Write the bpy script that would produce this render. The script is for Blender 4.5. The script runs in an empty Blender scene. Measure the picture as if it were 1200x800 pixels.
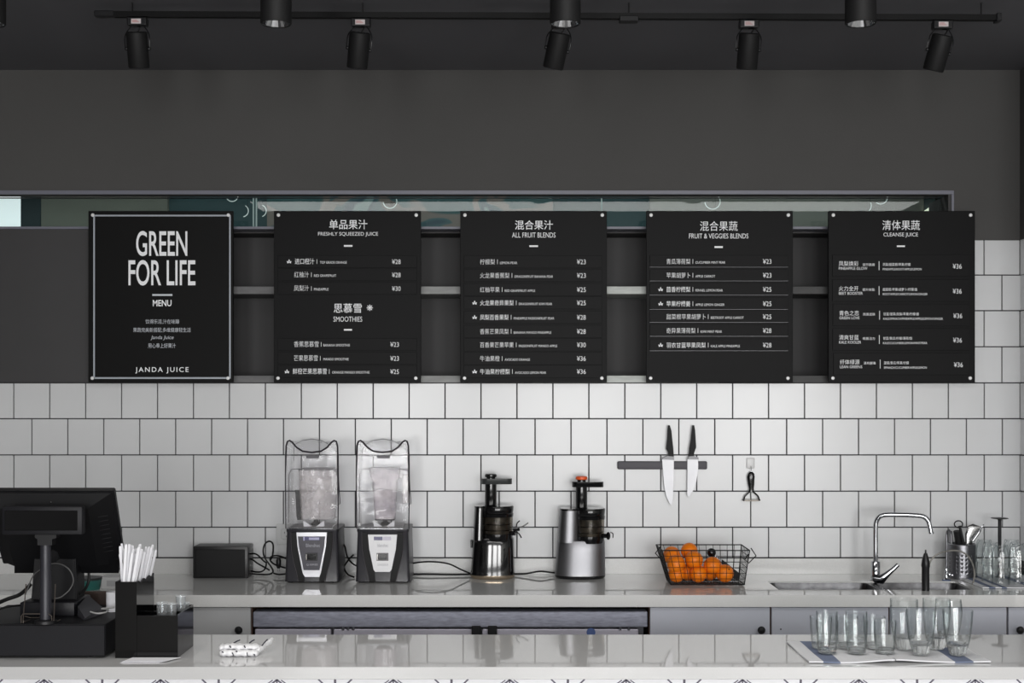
import bpy, bmesh, math, random
from mathutils import Vector, Matrix
random.seed(7)
S = bpy.context.scene
COL = S.collection
# ------------------------------------------------------------------ camera, world, lights, exposure
F = 1551.0      # focal length in pixels of the 1200 px wide frame
HX, HY = 600.0, 463.0
D0 = 5.6        # camera to tiled wall (wall face is Y = 0)
EYE = 1.652
cd = bpy.data.cameras.new('camera'); cam = bpy.data.objects.new('camera', cd); COL.objects.link(cam)
cam.location = (0, -D0, EYE); cam.rotation_euler = (math.pi/2, 0, 0)
cd.sensor_width = 36; cd.lens = F/1200*36; cd.shift_y = (HY-400)/1200; cd.clip_start = .05; cd.clip_end = 60
S.camera = cam
w = bpy.data.worlds.new('world'); S.world = w; w.use_nodes = True
w.node_tree.nodes['Background'].inputs[0].default_value = (.85, .93, 1, 1)
w.node_tree.nodes['Background'].inputs[1].default_value = 1.0
def area(name, loc, rot, sx, sy, power, col=(1, 1, 1)):
    l = bpy.data.lights.new(name, 'AREA'); l.shape = 'RECTANGLE'; l.size = sx; l.size_y = sy; l.energy = power; l.color = col
    o = bpy.data.objects.new(name, l); COL.objects.link(o); o.location = loc; o.rotation_euler = rot
    return o
# daylight through the shop window opposite the counter
for wx, ww_, wp in ((-1.55, 1.3, 135), (.75, 1.7, 150), (3.1, 1.9, 175)):
    area('shop_window_daylight', (wx, -11.2, 1.55), (math.radians(90), 0, 0), ww_, 2.3, wp, (1, .99, .98))
# unseen overhead fill lights, added to brighten worktops and cabinets
area('overhead_fill_light', (.5, -3.3, 2.98), (0, 0, 0), 4.6, .9, 42, (1, .985, .965))
area('overhead_fill_light', (1.0, -6.6, 2.98), (0, 0, 0), 5.5, 1.0, 75, (1, .985, .965))
S.view_settings.view_transform = 'Standard'; S.view_settings.look = 'None'
S.view_settings.exposure = 0.14; S.view_settings.gamma = 1; S.view_settings.use_curve_mapping = False
S.cycles.max_bounces = 12; S.cycles.transparent_max_bounces = 24; S.cycles.transmission_bounces = 12
S.cycles.caustics_reflective = False; S.cycles.caustics_refractive = False
S.cycles.use_denoising = True

# ------------------------------------------------------------------ helpers
def lin(c):
    return tuple(((v/255)/12.92 if v/255 <= .04045 else ((v/255+.055)/1.055)**2.4) for v in c) + (1,)
def P(px, py, d):           # frame pixel at distance d -> world
    return Vector(((px-HX)*d/F, d-D0, EYE-(py-HY)*d/F))
def PX(px, d): return (px-HX)*d/F
def PZ(py, d): return EYE-(py-HY)*d/F
MATS = {}
def mat(name, rgb, rough=.5, metal=0, spec=.5, var=0, vscale=8, bump=0, bscale=60, coat=0, ior=1.5, emit=None, estr=0, aniso=None):
    if name in MATS: return MATS[name]
    m = bpy.data.materials.new(name); m.use_nodes = True; nt = m.node_tree; b = nt.nodes['Principled BSDF']
    c = lin(rgb); b.inputs['Base Color'].default_value = c
    b.inputs['Roughness'].default_value = rough; b.inputs['Metallic'].default_value = metal
    b.inputs['Specular IOR Level'].default_value = spec; b.inputs['IOR'].default_value = ior
    b.inputs['Coat Weight'].default_value = coat; b.inputs['Coat Roughness'].default_value = .04
    tc = nt.nodes.new('ShaderNodeTexCoord'); mp = nt.nodes.new('ShaderNodeMapping'); nt.links.new(tc.outputs['Object'], mp.inputs[0])
    if aniso: mp.inputs['Scale'].default_value = aniso
    n = nt.nodes.new('ShaderNodeTexNoise'); n.inputs['Scale'].default_value = vscale; n.inputs['Detail'].default_value = 5
    nt.links.new(mp.outputs[0], n.inputs['Vector'])
    r = nt.nodes.new('ShaderNodeMapRange'); r.inputs[1].default_value = .3; r.inputs[2].default_value = .7
    v = var if var else .03
    r.inputs[3].default_value = 1-v; r.inputs[4].default_value = 1+v
    nt.links.new(n.outputs[0], r.inputs[0])
    mx = nt.nodes.new('ShaderNodeVectorMath'); mx.operation = 'SCALE'; mx.inputs[0].default_value = c[:3]
    nt.links.new(r.outputs[0], mx.inputs['Scale']); nt.links.new(mx.outputs[0], b.inputs['Base Color'])
    if bump:
        n2 = nt.nodes.new('ShaderNodeTexNoise'); n2.inputs['Scale'].default_value = bscale; n2.inputs['Detail'].default_value = 3
        nt.links.new(mp.outputs[0], n2.inputs['Vector'])
        bu = nt.nodes.new('ShaderNodeBump'); bu.inputs['Strength'].default_value = bump; bu.inputs['Distance'].default_value = .002
        nt.links.new(n2.outputs[0], bu.inputs['Height']); nt.links.new(bu.outputs[0], b.inputs['Normal'])
    if emit: b.inputs['Emission Color'].default_value = lin(emit); b.inputs['Emission Strength'].default_value = estr
    MATS[name] = m; return m
def schlick(nt, f0):
    lw = nt.nodes.new('ShaderNodeLayerWeight'); lw.inputs[0].default_value = .5
    p = nt.nodes.new('ShaderNodeMath'); p.operation = 'POWER'; p.inputs[1].default_value = 5; nt.links.new(lw.outputs['Facing'], p.inputs[0])
    m = nt.nodes.new('ShaderNodeMath'); m.operation = 'MULTIPLY_ADD'; m.inputs[1].default_value = .75; m.inputs[2].default_value = f0
    m.use_clamp = True; nt.links.new(p.outputs[0], m.inputs[0]); return m
def thin_glass(name, tint=(245, 250, 250), ior=1.5, rough=.02, haze=0, hazec=(255, 255, 255), bump=0):
    if name in MATS: return MATS[name]
    m = bpy.data.materials.new(name); m.use_nodes = True; nt = m.node_tree; nt.nodes.clear()
    out = nt.nodes.new('ShaderNodeOutputMaterial'); t = nt.nodes.new('ShaderNodeBsdfTransparent'); t.inputs[0].default_value = lin(tint)
    g = nt.nodes.new('ShaderNodeBsdfGlossy'); g.inputs['Roughness'].default_value = rough
    f = schlick(nt, ((ior-1)/(ior+1))**2)
    mx = nt.nodes.new('ShaderNodeMixShader'); nt.links.new(f.outputs[0], mx.inputs[0]); nt.links.new(t.outputs[0], mx.inputs[1]); nt.links.new(g.outputs[0], mx.inputs[2])
    last = mx
    if bump:
        tcb = nt.nodes.new('ShaderNodeTexCoord'); nb = nt.nodes.new('ShaderNodeTexNoise'); nb.inputs['Scale'].default_value = 9; nt.links.new(tcb.outputs['Object'], nb.inputs['Vector'])
        bu = nt.nodes.new('ShaderNodeBump'); bu.inputs['Strength'].default_value = bump; bu.inputs['Distance'].default_value = .02
        nt.links.new(nb.outputs[0], bu.inputs['Height']); nt.links.new(bu.outputs[0], g.inputs['Normal'])
    if haze:
        df = nt.nodes.new('ShaderNodeBsdfDiffuse'); df.inputs[0].default_value = lin(hazec)
        m2 = nt.nodes.new('ShaderNodeMixShader')
        n = nt.nodes.new('ShaderNodeTexNoise'); n.inputs['Scale'].default_value = 14; n.inputs['Detail'].default_value = 4
        tc = nt.nodes.new('ShaderNodeTexCoord'); nt.links.new(tc.outputs['Object'], n.inputs['Vector'])
        r = nt.nodes.new('ShaderNodeMapRange'); r.inputs[1].default_value = .35; r.inputs[2].default_value = .7; r.inputs[3].default_value = haze*.3; r.inputs[4].default_value = haze
        nt.links.new(n.outputs[0], r.inputs[0]); nt.links.new(r.outputs[0], m2.inputs[0])
        nt.links.new(mx.outputs[0], m2.inputs[1]); nt.links.new(df.outputs[0], m2.inputs[2]); last = m2
    nt.links.new(last.outputs[0], out.inputs[0]); MATS[name] = m; return m
def real_glass(name, tint=(240, 250, 248), ior=1.45, rough=0, mixt=.35):
    if name in MATS: return MATS[name]
    m = bpy.data.materials.new(name); m.use_nodes = True; nt = m.node_tree; nt.nodes.clear()
    out = nt.nodes.new('ShaderNodeOutputMaterial'); g = nt.nodes.new('ShaderNodeBsdfGlass'); g.inputs['Color'].default_value = lin(tint)
    g.inputs['IOR'].default_value = ior; g.inputs['Roughness'].default_value = rough
    t = nt.nodes.new('ShaderNodeBsdfTransparent'); t.inputs[0].default_value = lin(tint)
    mx = nt.nodes.new('ShaderNodeMixShader'); mx.inputs[0].default_value = mixt
    nt.links.new(g.outputs[0], mx.inputs[1]); nt.links.new(t.outputs[0], mx.inputs[2]); nt.links.new(mx.outputs[0], out.inputs[0])
    MATS[name] = m; return m

def wall_glass(name, mid=(252, 253, 253), edge=(212, 217, 217)):
    m = bpy.data.materials.new(name); m.use_nodes = True; nt = m.node_tree; nt.nodes.clear()
    out = nt.nodes.new('ShaderNodeOutputMaterial'); t = nt.nodes.new('ShaderNodeBsdfTransparent')
    lw = nt.nodes.new('ShaderNodeLayerWeight'); lw.inputs[0].default_value = .5
    cr = nt.nodes.new('ShaderNodeValToRGB'); cr.color_ramp.elements[0].color = lin(mid); cr.color_ramp.elements[0].position = .45
    cr.color_ramp.elements[1].color = lin(edge); cr.color_ramp.elements[1].position = .95
    nt.links.new(lw.outputs['Facing'], cr.inputs[0]); nt.links.new(cr.outputs[0], t.inputs[0])
    g = nt.nodes.new('ShaderNodeBsdfGlossy'); g.inputs['Roughness'].default_value = .03
    f = schlick(nt, .05)
    mx = nt.nodes.new('ShaderNodeMixShader'); nt.links.new(f.outputs[0], mx.inputs[0]); nt.links.new(t.outputs[0], mx.inputs[1]); nt.links.new(g.outputs[0], mx.inputs[2])
    nt.links.new(mx.outputs[0], out.inputs[0]); MATS[name] = m; return m

def BM(): return bmesh.new()
def box(bm, x0, x1, y0, y1, z0, z1, bev=0, seg=1):
    r = bmesh.ops.create_cube(bm, size=1)
    vs = r['verts']
    for v in vs:
        v.co = Vector((x0+(v.co.x+.5)*(x1-x0), y0+(v.co.y+.5)*(y1-y0), z0+(v.co.z+.5)*(z1-z0)))
    if bev:
        es = {e for v in vs for e in v.link_edges}
        bmesh.ops.bevel(bm, geom=list(es), offset=bev, segments=seg, affect='EDGES', profile=.5)
    return bm
def prism(bm, pts, y0, y1, bev=0, smooth=False):      # pts in (x,z), extruded along Y
    a = [bm.verts.new((x, y0, z)) for x, z in pts]; b = [bm.verts.new((x, y1, z)) for x, z in pts]
    fs = [bm.faces.new(a), bm.faces.new(b[::-1])]
    n = len(pts)
    for i in range(n):
        f = bm.faces.new((a[i], b[i], b[(i+1) % n], a[(i+1) % n])); fs.append(f)
    bmesh.ops.recalc_face_normals(bm, faces=fs)
    if bev:
        es = [e for e in fs[0].edges]
        bmesh.ops.bevel(bm, geom=es, offset=bev, segments=2, affect='EDGES')
    return bm
def loft(bm, rings, cap=True, closed=True):
    vr = [[bm.verts.new(p) for p in r] for r in rings]
    fs = []
    n = len(vr[0])
    for i in range(len(vr)-1):
        for j in range(n if closed else n-1):
            k = (j+1) % n
            fs.append(bm.faces.new((vr[i][j], vr[i][k], vr[i+1][k], vr[i+1][j])))
    if cap and closed:
        fs.append(bm.faces.new(vr[0][::-1])); fs.append(bm.faces.new(vr[-1]))
    bmesh.ops.recalc_face_normals(bm, faces=fs)
    return bm
def catmull(pts, k=6):
    pts = [Vector(p) for p in pts]; out = []
    for i in range(len(pts)-1):
        p0 = pts[max(i-1, 0)]; p1 = pts[i]; p2 = pts[i+1]; p3 = pts[min(i+2, len(pts)-1)]
        for s in range(k):
            t = s/k
            out.append(.5*((2*p1)+(-p0+p2)*t+(2*p0-5*p1+4*p2-p3)*t*t+(-p0+3*p1-3*p2+p3)*t**3))
    out.append(pts[-1]); return out
def tube(bm, pts, r, seg=8, closed=False, smooth=0):
    pts = [Vector(p) for p in pts]
    if smooth: pts = catmull(pts, smooth)
    n = len(pts); rings = []
    prev = None
    for i, p in enumerate(pts):
        if closed: t = (pts[(i+1) % n]-pts[i-1]).normalized()
        else: t = (pts[min(i+1, n-1)]-pts[max(i-1, 0)]).normalized()
        if prev is None:
            up = Vector((0, 0, 1)) if abs(t.z) < .9 else Vector((0, 1, 0))
            u = t.cross(up).normalized()
        else:
            u = (prev-t*prev.dot(t)).normalized()
        prev = u; v = t.cross(u)
        rr = r[i] if isinstance(r, (list, tuple)) else r
        rings.append([p+(u*math.cos(2*math.pi*k/seg)+v*math.sin(2*math.pi*k/seg))*rr for k in range(seg)])
    if closed:
        rings.append(rings[0]); vr = [[bm.verts.new(q) for q in rg] for rg in rings[:-1]]
        fs = []
        for i in range(n):
            for j in range(seg):
                k = (j+1) % seg
                fs.append(bm.faces.new((vr[i][j], vr[i][k], vr[(i+1) % n][k], vr[(i+1) % n][j])))
        bmesh.ops.recalc_face_normals(bm, faces=fs)
    else: loft(bm, rings)
    return bm
def lathe(bm, prof, c=(0, 0, 0), seg=24, sx=1, sy=1, cap=True, facet=None):   # prof (r,z)
    rings = []
    for r, z in prof:
        ring = []
        for k in range(seg):
            a = 2*math.pi*k/seg
            q = r
            if facet: q = r*facet(a, z)
            ring.append((c[0]+q*sx*math.cos(a), c[1]+q*sy*math.sin(a), c[2]+z))
        rings.append(ring)
    return loft(bm, rings, cap)
def ball(bm, c, r, sx=1, sy=1, sz=1, u=20, v=12):
    res = bmesh.ops.create_uvsphere(bm, u_segments=u, v_segments=v, radius=r)
    for q in res['verts']: q.co = Vector((c[0]+q.co.x*sx, c[1]+q.co.y*sy, c[2]+q.co.z*sz))
    return bm
def xform(bm, M):
    bmesh.ops.transform(bm, matrix=M, verts=bm.verts[:]); return bm
def wloc(o):
    v = Vector((0, 0, 0))
    while o: v += o.location; o = o.parent
    return v
def obj(name, bm, m, parent=None, smooth=False, label=None, angle=40):
    me = bpy.data.meshes.new(name)
    if parent is not None:
        off = wloc(parent)
        bmesh.ops.translate(bm, vec=-off, verts=bm.verts[:])
    if smooth:
        ca = math.radians(angle)
        for f in bm.faces: f.smooth = True
        for e in bm.edges:
            if len(e.link_faces) == 2 and e.calc_face_angle(0) > ca: e.smooth = False
    bm.to_mesh(me); bm.free()
    o = bpy.data.objects.new(name, me); COL.objects.link(o)
    if m: me.materials.append(m)
    if parent is not None: o.parent = parent
    if label: o['label'] = label
    return o
def thing(name, label, cat, loc=(0, 0, 0), group=None):
    o = bpy.data.objects.new(name, None); COL.objects.link(o); o.location = loc; o.empty_display_size = .05
    o['label'] = label; o['category'] = cat
    if group: o['group'] = group
    return o
def tag(o, label, cat, group=None):
    o['label'] = label; o['category'] = cat
    if group: o['group'] = group
    return o
def struct(name, bm, m, parent=None, label=None):
    o = obj(name, bm, m, parent)
    if parent is None: o['kind'] = 'structure'
    if label: o['label'] = label
    return o
def share(src, name, parent, loc, scale=None):     # another part sharing mesh data
    o = bpy.data.objects.new(name, src.data); COL.objects.link(o); o.parent = parent; o.location = Vector(loc)-wloc(parent)
    if scale: o.scale = scale
    return o
def copy_tree(o, parent=None):
    c = o.copy(); COL.objects.link(c)
    if parent is not None: c.parent = parent
    for ch in list(o.children): copy_tree(ch, c)
    return c

# text: list of (string, x0, x1, ytop, ybottom) pixel boxes at distance d -> one lettering mesh
def lettering(items, d, m, parent, name='lettering', thick=0.0):
    tmp = []
    for it in items:
        cu = bpy.data.curves.new('t', 'FONT'); cu.body = it[0]; cu.resolution_u = 5 if it[4]-it[3] > 9 else 3; cu.offset = it[5] if len(it) > 5 else thick
        if len(it) > 6: cu.shear = it[6]
        if len(it) > 7: cu.space_character = it[7]
        cu.fill_mode = 'FRONT'
        o = bpy.data.objects.new('t', cu); COL.objects.link(o); tmp.append((o, cu, it))
    bpy.context.view_layer.update(); dg = bpy.context.evaluated_depsgraph_get()
    bm = BM()
    for o, cu, it in tmp:
        me = bpy.data.meshes.new_from_object(o.evaluated_get(dg))
        if len(me.vertices):
            xs = [v.co.x for v in me.vertices]; ys = [v.co.y for v in me.vertices]
            a, b, c, e = min(xs), max(xs), min(ys), max(ys)
            X0, X1, Z1, Z0 = PX(it[1], d), PX(it[2], d), PZ(it[3], d), PZ(it[4], d)
            for v in me.vertices:
                v.co = Vector((X0+(v.co.x-a)/max(b-a, 1e-6)*(X1-X0), d-D0, Z0+(v.co.y-c)/max(e-c, 1e-6)*(Z1-Z0)))
            bm.from_mesh(me)
        bpy.data.meshes.remove(me); bpy.data.objects.remove(o); bpy.data.curves.remove(cu)
    o = obj(name, bm, m, parent)
    if len(items) > 1: o['kind'] = 'stuff'
    return o

# ------------------------------------------------------------------ materials
M_TILE = mat('white_tile', (214, 215, 216), .22, spec=.5, var=.03, vscale=3, bump=.05, bscale=9)
M_GROUT = mat('dark_grout', (62, 62, 64), .9)
M_WALL = mat('charcoal_paint', (77, 76, 75), .85, var=.06, vscale=1.5, bump=.15, bscale=120)
M_CEIL = mat('ceiling_paint', (92, 92, 96), .85, var=.05, vscale=1.2, bump=.1, bscale=80)
M_PANEL = mat('niche_panel', (50, 49, 50), .6, var=.06, vscale=3)
M_FLOOR = mat('grey_floor', (170, 168, 165), .5, var=.1)
M_QUARTZ = mat('white_quartz', (229, 229, 227), .05, spec=.5, var=.025, vscale=260, ior=2.0)
M_QUARTZF = mat('front_quartz', (202, 202, 202), .035, spec=.5, var=.02, vscale=260, ior=2.2)
M_BOARD = mat('board_black', (15, 15, 16), .5, spec=.12)
M_ROW = mat('row_strip_black', (17, 17, 18), .5, spec=.12)
M_WHITE = mat('print_white', (250, 251, 253), .6)
M_GREYPR = mat('print_grey', (205, 209, 216), .6)
M_BLACK = mat('black_plastic', (26, 26, 28), .38, spec=.4)
M_BLACKM = mat('matt_black', (22, 22, 23), .6, spec=.3)
M_BLACKG = mat('gloss_black', (14, 14, 15), .12, spec=.5)
M_CABLE = mat('black_cable', (14, 14, 15), .5, spec=.3)
M_STEEL = mat('brushed_steel', (130, 130, 134), .34, metal=1, var=.08, vscale=6, aniso=(1, 1, 40))
M_CHROME = mat('chrome', (200, 202, 206), .08, metal=1)
M_SILVER = mat('silver_body', (136, 136, 139), .42, metal=1, var=.02)
M_CAB = mat('cabinet_paint', (198, 201, 211), .5, var=.02)
M_CABL = mat('cabinet_paint_pale', (188, 189, 190), .5, var=.02)
M_EDGE = mat('raw_board_edge', (110, 84, 74), .8)
M_ORANGE = mat('orange_peel', (246, 130, 14), .4, spec=.4, var=.08, vscale=10, bump=.35, bscale=420)
M_BASE = real_glass('glass_base', (252, 253, 253), 1.45, 0, .35)
M_GLASS = wall_glass('tumbler_wall')
M_GLASS_OLD = None if True else real_glass('tumbler_glass', (252, 254, 253), 1.45, 0, .5)
M_CLEAR = thin_glass('clear_hood', (250, 250, 251), 1.3, .05, haze=.07, hazec=(255, 252, 250), bump=.16)
M_JAR = thin_glass('clear_jar', (250, 249, 250), 1.35, .08, haze=.4, bump=.15, hazec=(255, 248, 246))
M_PAPER = mat('white_paper', (236, 236, 240), .8)
M_CLOTH = mat('white_cloth', (226, 227, 230), .9, bump=.3, bscale=900)
M_BLUE = mat('blue_stripe', (118, 128, 152), .9, bump=.3, bscale=900)

# ------------------------------------------------------------------ room shell
ZC = PZ(82, D0)                   # ceiling height
XR = PX(1197.3, D0)
LX, RX, FY = -4.2, 4.6, -11.4
b = BM(); box(b, LX, RX, FY, 0.3, -.1, 0); struct('floor', b, M_FLOOR)
b = BM(); box(b, LX, RX, FY, 2.2, ZC, ZC+.1); struct('ceiling', b, M_CEIL)
b = BM(); box(b, LX-.1, LX, FY, 2.2, 0, ZC); struct('wall_left', b, M_WALL)
M_SIDE = mat('pale_side_wall', (205, 205, 202), .8)
b = BM(); box(b, RX, RX+.1, FY, 2.2, 0, ZC); struct('wall_far_side', b, M_SIDE)
b = BM()
box(b, LX, -2.25, FY-.1, FY, 0, ZC); box(b, 4.1, RX, FY-.1, FY, 0, ZC); box(b, -.85, -.15, FY-.1, FY, .25, 2.75); box(b, 1.65, 2.1, FY-.1, FY, .25, 2.75); box(b, -2.3, 4.55, FY-.1, FY, 2.75, ZC); box(b, -2.3, 4.55, FY-.1, FY, 0, .25)
struct('wall_front', b, M_SIDE)
# back wall: charcoal plaster above, the opening for the shelf niche, tile bed below
NZ1, NZ0 = PZ(228, D0), PZ(448.3, D0)
NX1 = PX(1114.5, D0); NX0 = -2.75
TZ1 = PZ(281, D0); TX0 = PX(1118, D0)
b = BM()
box(b, LX, RX, 0, .06, NZ1, ZC); box(b, LX, NX0, 0, .06, NZ0, NZ1)
box(b, NX1, RX, 0, .06, TZ1, NZ1)
wb = struct('wall_back', b, M_WALL)
b = BM(); box(b, LX, RX, .004, .06, 0, NZ0); box(b, NX1, RX, .004, .06, NZ0, TZ1)
obj('grout_bed', b, M_GROUT, wb)
# tiles, one by one
s = F/D0
pitch = 42.085
tb = BM(); box(tb, -.0738, .0738, -.006, .006, -.0738, .0738, .0012)
tile0 = None
def tile(xa, xb, ya, yb):
    global tile0
    xa = max(xa, -70); xb = min(xb, 1197.3)
    if xb-xa < 3: return
    cx = PX((xa+xb)/2, D0); cz = PZ((ya+yb)/2, D0)
    sx = ((xb-xa)/s-.0045)/.1476; sz = ((yb-ya)/s-.0045)/.1476
    t = (random.uniform(-.0006, .0006))
    if tile0 is None:
        tile0 = obj('tile', tb, M_TILE, wb); o = tile0; o.location = (cx, t, cz)
    else: o = share(tile0, 'tile', wb, (cx, t, cz))
    o.scale = (sx, 1, sz); o.rotation_euler = (random.uniform(-.003, .003), 0, random.uniform(-.003, .003))
rows = [(448.5, 490.4, 0), (490.4, 532.8, 1), (532.8, 575.2, 0), (575.2, 617.4, 1), (617.4, 653, 0)]
for ya, yb, par in rows:
    x = 16.6-42.085*3 if par == 0 else 37.8-42.085*3
    while x < 1197:
        tile(x, x+pitch, ya, yb); x += pitch
for ya, yb, par in [(281, 322.3, 0), (322.3, 364, 1), (364, 406.2, 0), (406.2, 448.5, 1)]:
    x = 1110.6 if par == 0 else 1089.5+42
    if par == 0: x = 1110.6
    xs = [x, x+42.085, x+84.17, x+126]
    tile(max(xs[0], 1119), xs[1], ya, yb); tile(xs[1], xs[2], ya, yb); tile(xs[2], xs[3], ya, yb)
b = BM(); box(b, XR, XR+.15, -.6, 0, 0, ZC); wr = struct('wall_right', b, M_GROUT)
b = BM(); box(b, -.006, .006, -.0735, .0735, -.0738, .0738, .0012)
st0 = None
b2 = b
for (ya, yb, par) in [(281, 322.3, 0), (322.3, 364, 1), (364, 406.2, 0), (406.2, 448.5, 1)]+rows:
    for k in range(3):
        c = (XR-.003, -.077-.152*k, PZ((ya+yb)/2, D0))
        if st0 is None: st0 = obj('tile', b2, M_TILE, wr); st0.location = c
        else: o = share(st0, 'tile', wr, c)
b = BM(); box(b, XR-.008, XR+.001, -.6, 0, PZ(281, D0), ZC); obj('painted_band', b, M_WALL, wr)

# ---- niche with shelves behind the menu boards
niche = thing('wall_niche', 'dark recessed shelf unit running behind the five menu boards', 'shelf', (-.4, 0, NZ0))
b = BM(); box(b, NX0, NX1, .26, .28, NZ0, PZ(265, D0)); obj('back_panel', b, M_PANEL, niche)
for xx in (NX0, NX1-.012):
    b = BM(); box(b, xx, xx+.012, .0, .26, NZ0, NZ1-.0); obj('side_panel', b, M_PANEL, niche)
bay_light_greys = [(95, 98, 98), (104, 104, 105), (146, 147, 146), (196, 200, 196), (62, 62, 62)]  # shelf and rail: differing light per bay put into the edge greys
bays = [(-60, 190), (190, 407), (407, 625), (625, 843), (843, 1113)]
def midx(a): return PX(a, D0)
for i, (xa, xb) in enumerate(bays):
    mm = mat('shelf_edge_lit_%d' % i, bay_light_greys[i], .6, var=.14, vscale=14, aniso=(1, 1, 4))
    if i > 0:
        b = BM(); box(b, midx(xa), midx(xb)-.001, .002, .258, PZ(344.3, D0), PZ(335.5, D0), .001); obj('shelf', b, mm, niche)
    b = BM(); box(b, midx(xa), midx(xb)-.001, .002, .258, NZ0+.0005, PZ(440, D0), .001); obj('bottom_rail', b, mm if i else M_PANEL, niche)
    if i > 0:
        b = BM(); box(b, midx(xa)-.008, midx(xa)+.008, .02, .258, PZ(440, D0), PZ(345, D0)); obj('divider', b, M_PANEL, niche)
b = BM(); box(b, NX0, midx(190), -.001, .015, NZ0+.001, PZ(268.5, D0), .001); obj('sliding_door', b, mat('door_panel', (54, 53, 54), .5, var=.04), niche)
M_FRAME = mat('grey_frame', (112, 113, 124), .4, spec=.5)
b = BM(); box(b, NX0, NX1-.0125, .0, .10, PZ(268.3, D0), PZ(265.3, D0), .0008); obj('top_rail', b, M_FRAME, niche)
b = BM(); box(b, NX0, NX1-.0125, .10, .26, PZ(270, D0), PZ(265.3, D0), .0008); obj('top_board', b, M_PANEL, niche)

# ---- glazed strip above the niche
b = BM(); box(b, NX0, PX(1117.5, D0), -.006, .03, PZ(227.8, D0), PZ(223.2, D0), .001)
box(b, PX(1114.6, D0), PX(1117.6, D0), -.006, .03, PZ(262, D0), PZ(227.8, D0), .001)
win = struct('window_1', b, M_FRAME)
GL = thin_glass('strip_glass', (240, 246, 245), 1.5, .01)
for xa, xb in ((-170, 296.5), (301, 704), (706, 1113)):
    b = BM(); box(b, PX(xa, D0+.1), PX(xb, D0+.1), .10, .106, PZ(266, D0), PZ(228, D0)); obj('pane', b, GL, win)
b = BM()
for xx in (297, 300.5, 705): box(b, PX(xx, D0+.1)-.003, PX(xx, D0+.1)+.003, .098, .108, PZ(266, D0), PZ(228, D0))
obj('pane_edge', b, mat('glass_edge', (150, 175, 172), .2), win)
b = BM(); box(b, NX0, NX1-.013, .09, .115, PZ(231.6, D0+.1)-.0, NZ1+.0); obj('head_rail', b, mat('dark_rail', (22, 26, 28), .5), win)
# backdrop added behind the strip, imitating the reflections in its glass
DR = D0+.75
def rear(name, xa, xb, m, yy=0.0, parent=None):
    b = BM(); box(b, PX(xa, DR), PX(xb, DR), DR-D0+yy, DR-D0+yy+.02, 1.9, ZC-.002); return b
rb = BM(); box(rb, LX, RX, .80, .85, 1.7, ZC); rw = struct('reflection_backdrop', rb, mat('reflected_teal', (52, 82, 86), .7, var=.1, vscale=2))
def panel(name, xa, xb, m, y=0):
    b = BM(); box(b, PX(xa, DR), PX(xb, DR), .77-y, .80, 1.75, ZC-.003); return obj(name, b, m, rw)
panel('reflected_daylight_panel', -150, 22, mat('reflected_daylight', (215, 225, 230), .6, emit=(222, 229, 230), estr=.9))  # mirrored daylight put into a glowing panel
panel('reflected_dark_panel', 22.5, 46, mat('reflected_dark', (40, 56, 60), .6))
panel('reflected_grey_panel', 46.5, 195, mat('reflected_grey', (120, 122, 112), .7, var=.05))
panel('reflected_grey_panel', 762, 1084, mat('reflected_grey2', (128, 130, 122), .7, var=.05))
panel('reflected_dark_panel', 1084.5, 1098, mat('reflected_dark', (40, 56, 60), .6))
# mural: mirror reflection put into flowing colour bands
mu = bpy.data.materials.new('reflected_mural'); mu.use_nodes = True; nt = mu.node_tree; bs = nt.nodes['Principled BSDF']; bs.inputs['Roughness'].default_value = .7
tc = nt.nodes.new('ShaderNodeTexCoord'); mp = nt.nodes.new('ShaderNodeMapping'); mp.inputs['Scale'].default_value = (1.0, 1, 2.2)
wv = nt.nodes.new('ShaderNodeTexNoise'); wv.inputs['Scale'].default_value = 1.6; wv.inputs['Distortion'].default_value = 2.5; wv.inputs['Detail'].default_value = 2
cr = nt.nodes.new('ShaderNodeValToRGB'); cr.color_ramp.interpolation = 'EASE'
e = cr.color_ramp.elements; e[0].position = .3; e[0].color = lin((60, 98, 100)); e[1].position = .75; e[1].color = lin((150, 165, 160))
for p, c in ((.42, (70, 104, 106)), (.46, (140, 128, 122)), (.53, (135, 125, 118)), (.56, (76, 108, 112)), (.62, (60, 86, 98)), (.65, (120, 150, 150))):
    q = e.new(p); q.color = lin(c)
nt.links.new(tc.outputs['Object'], mp.inputs[0]); nt.links.new(mp.outputs[0], wv.inputs['Vector']); nt.links.new(wv.outputs[0], cr.inputs[0]); nt.links.new(cr.outputs[0], bs.inputs['Base Color'])
panel('reflected_mural', 312, 648, mu)
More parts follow.
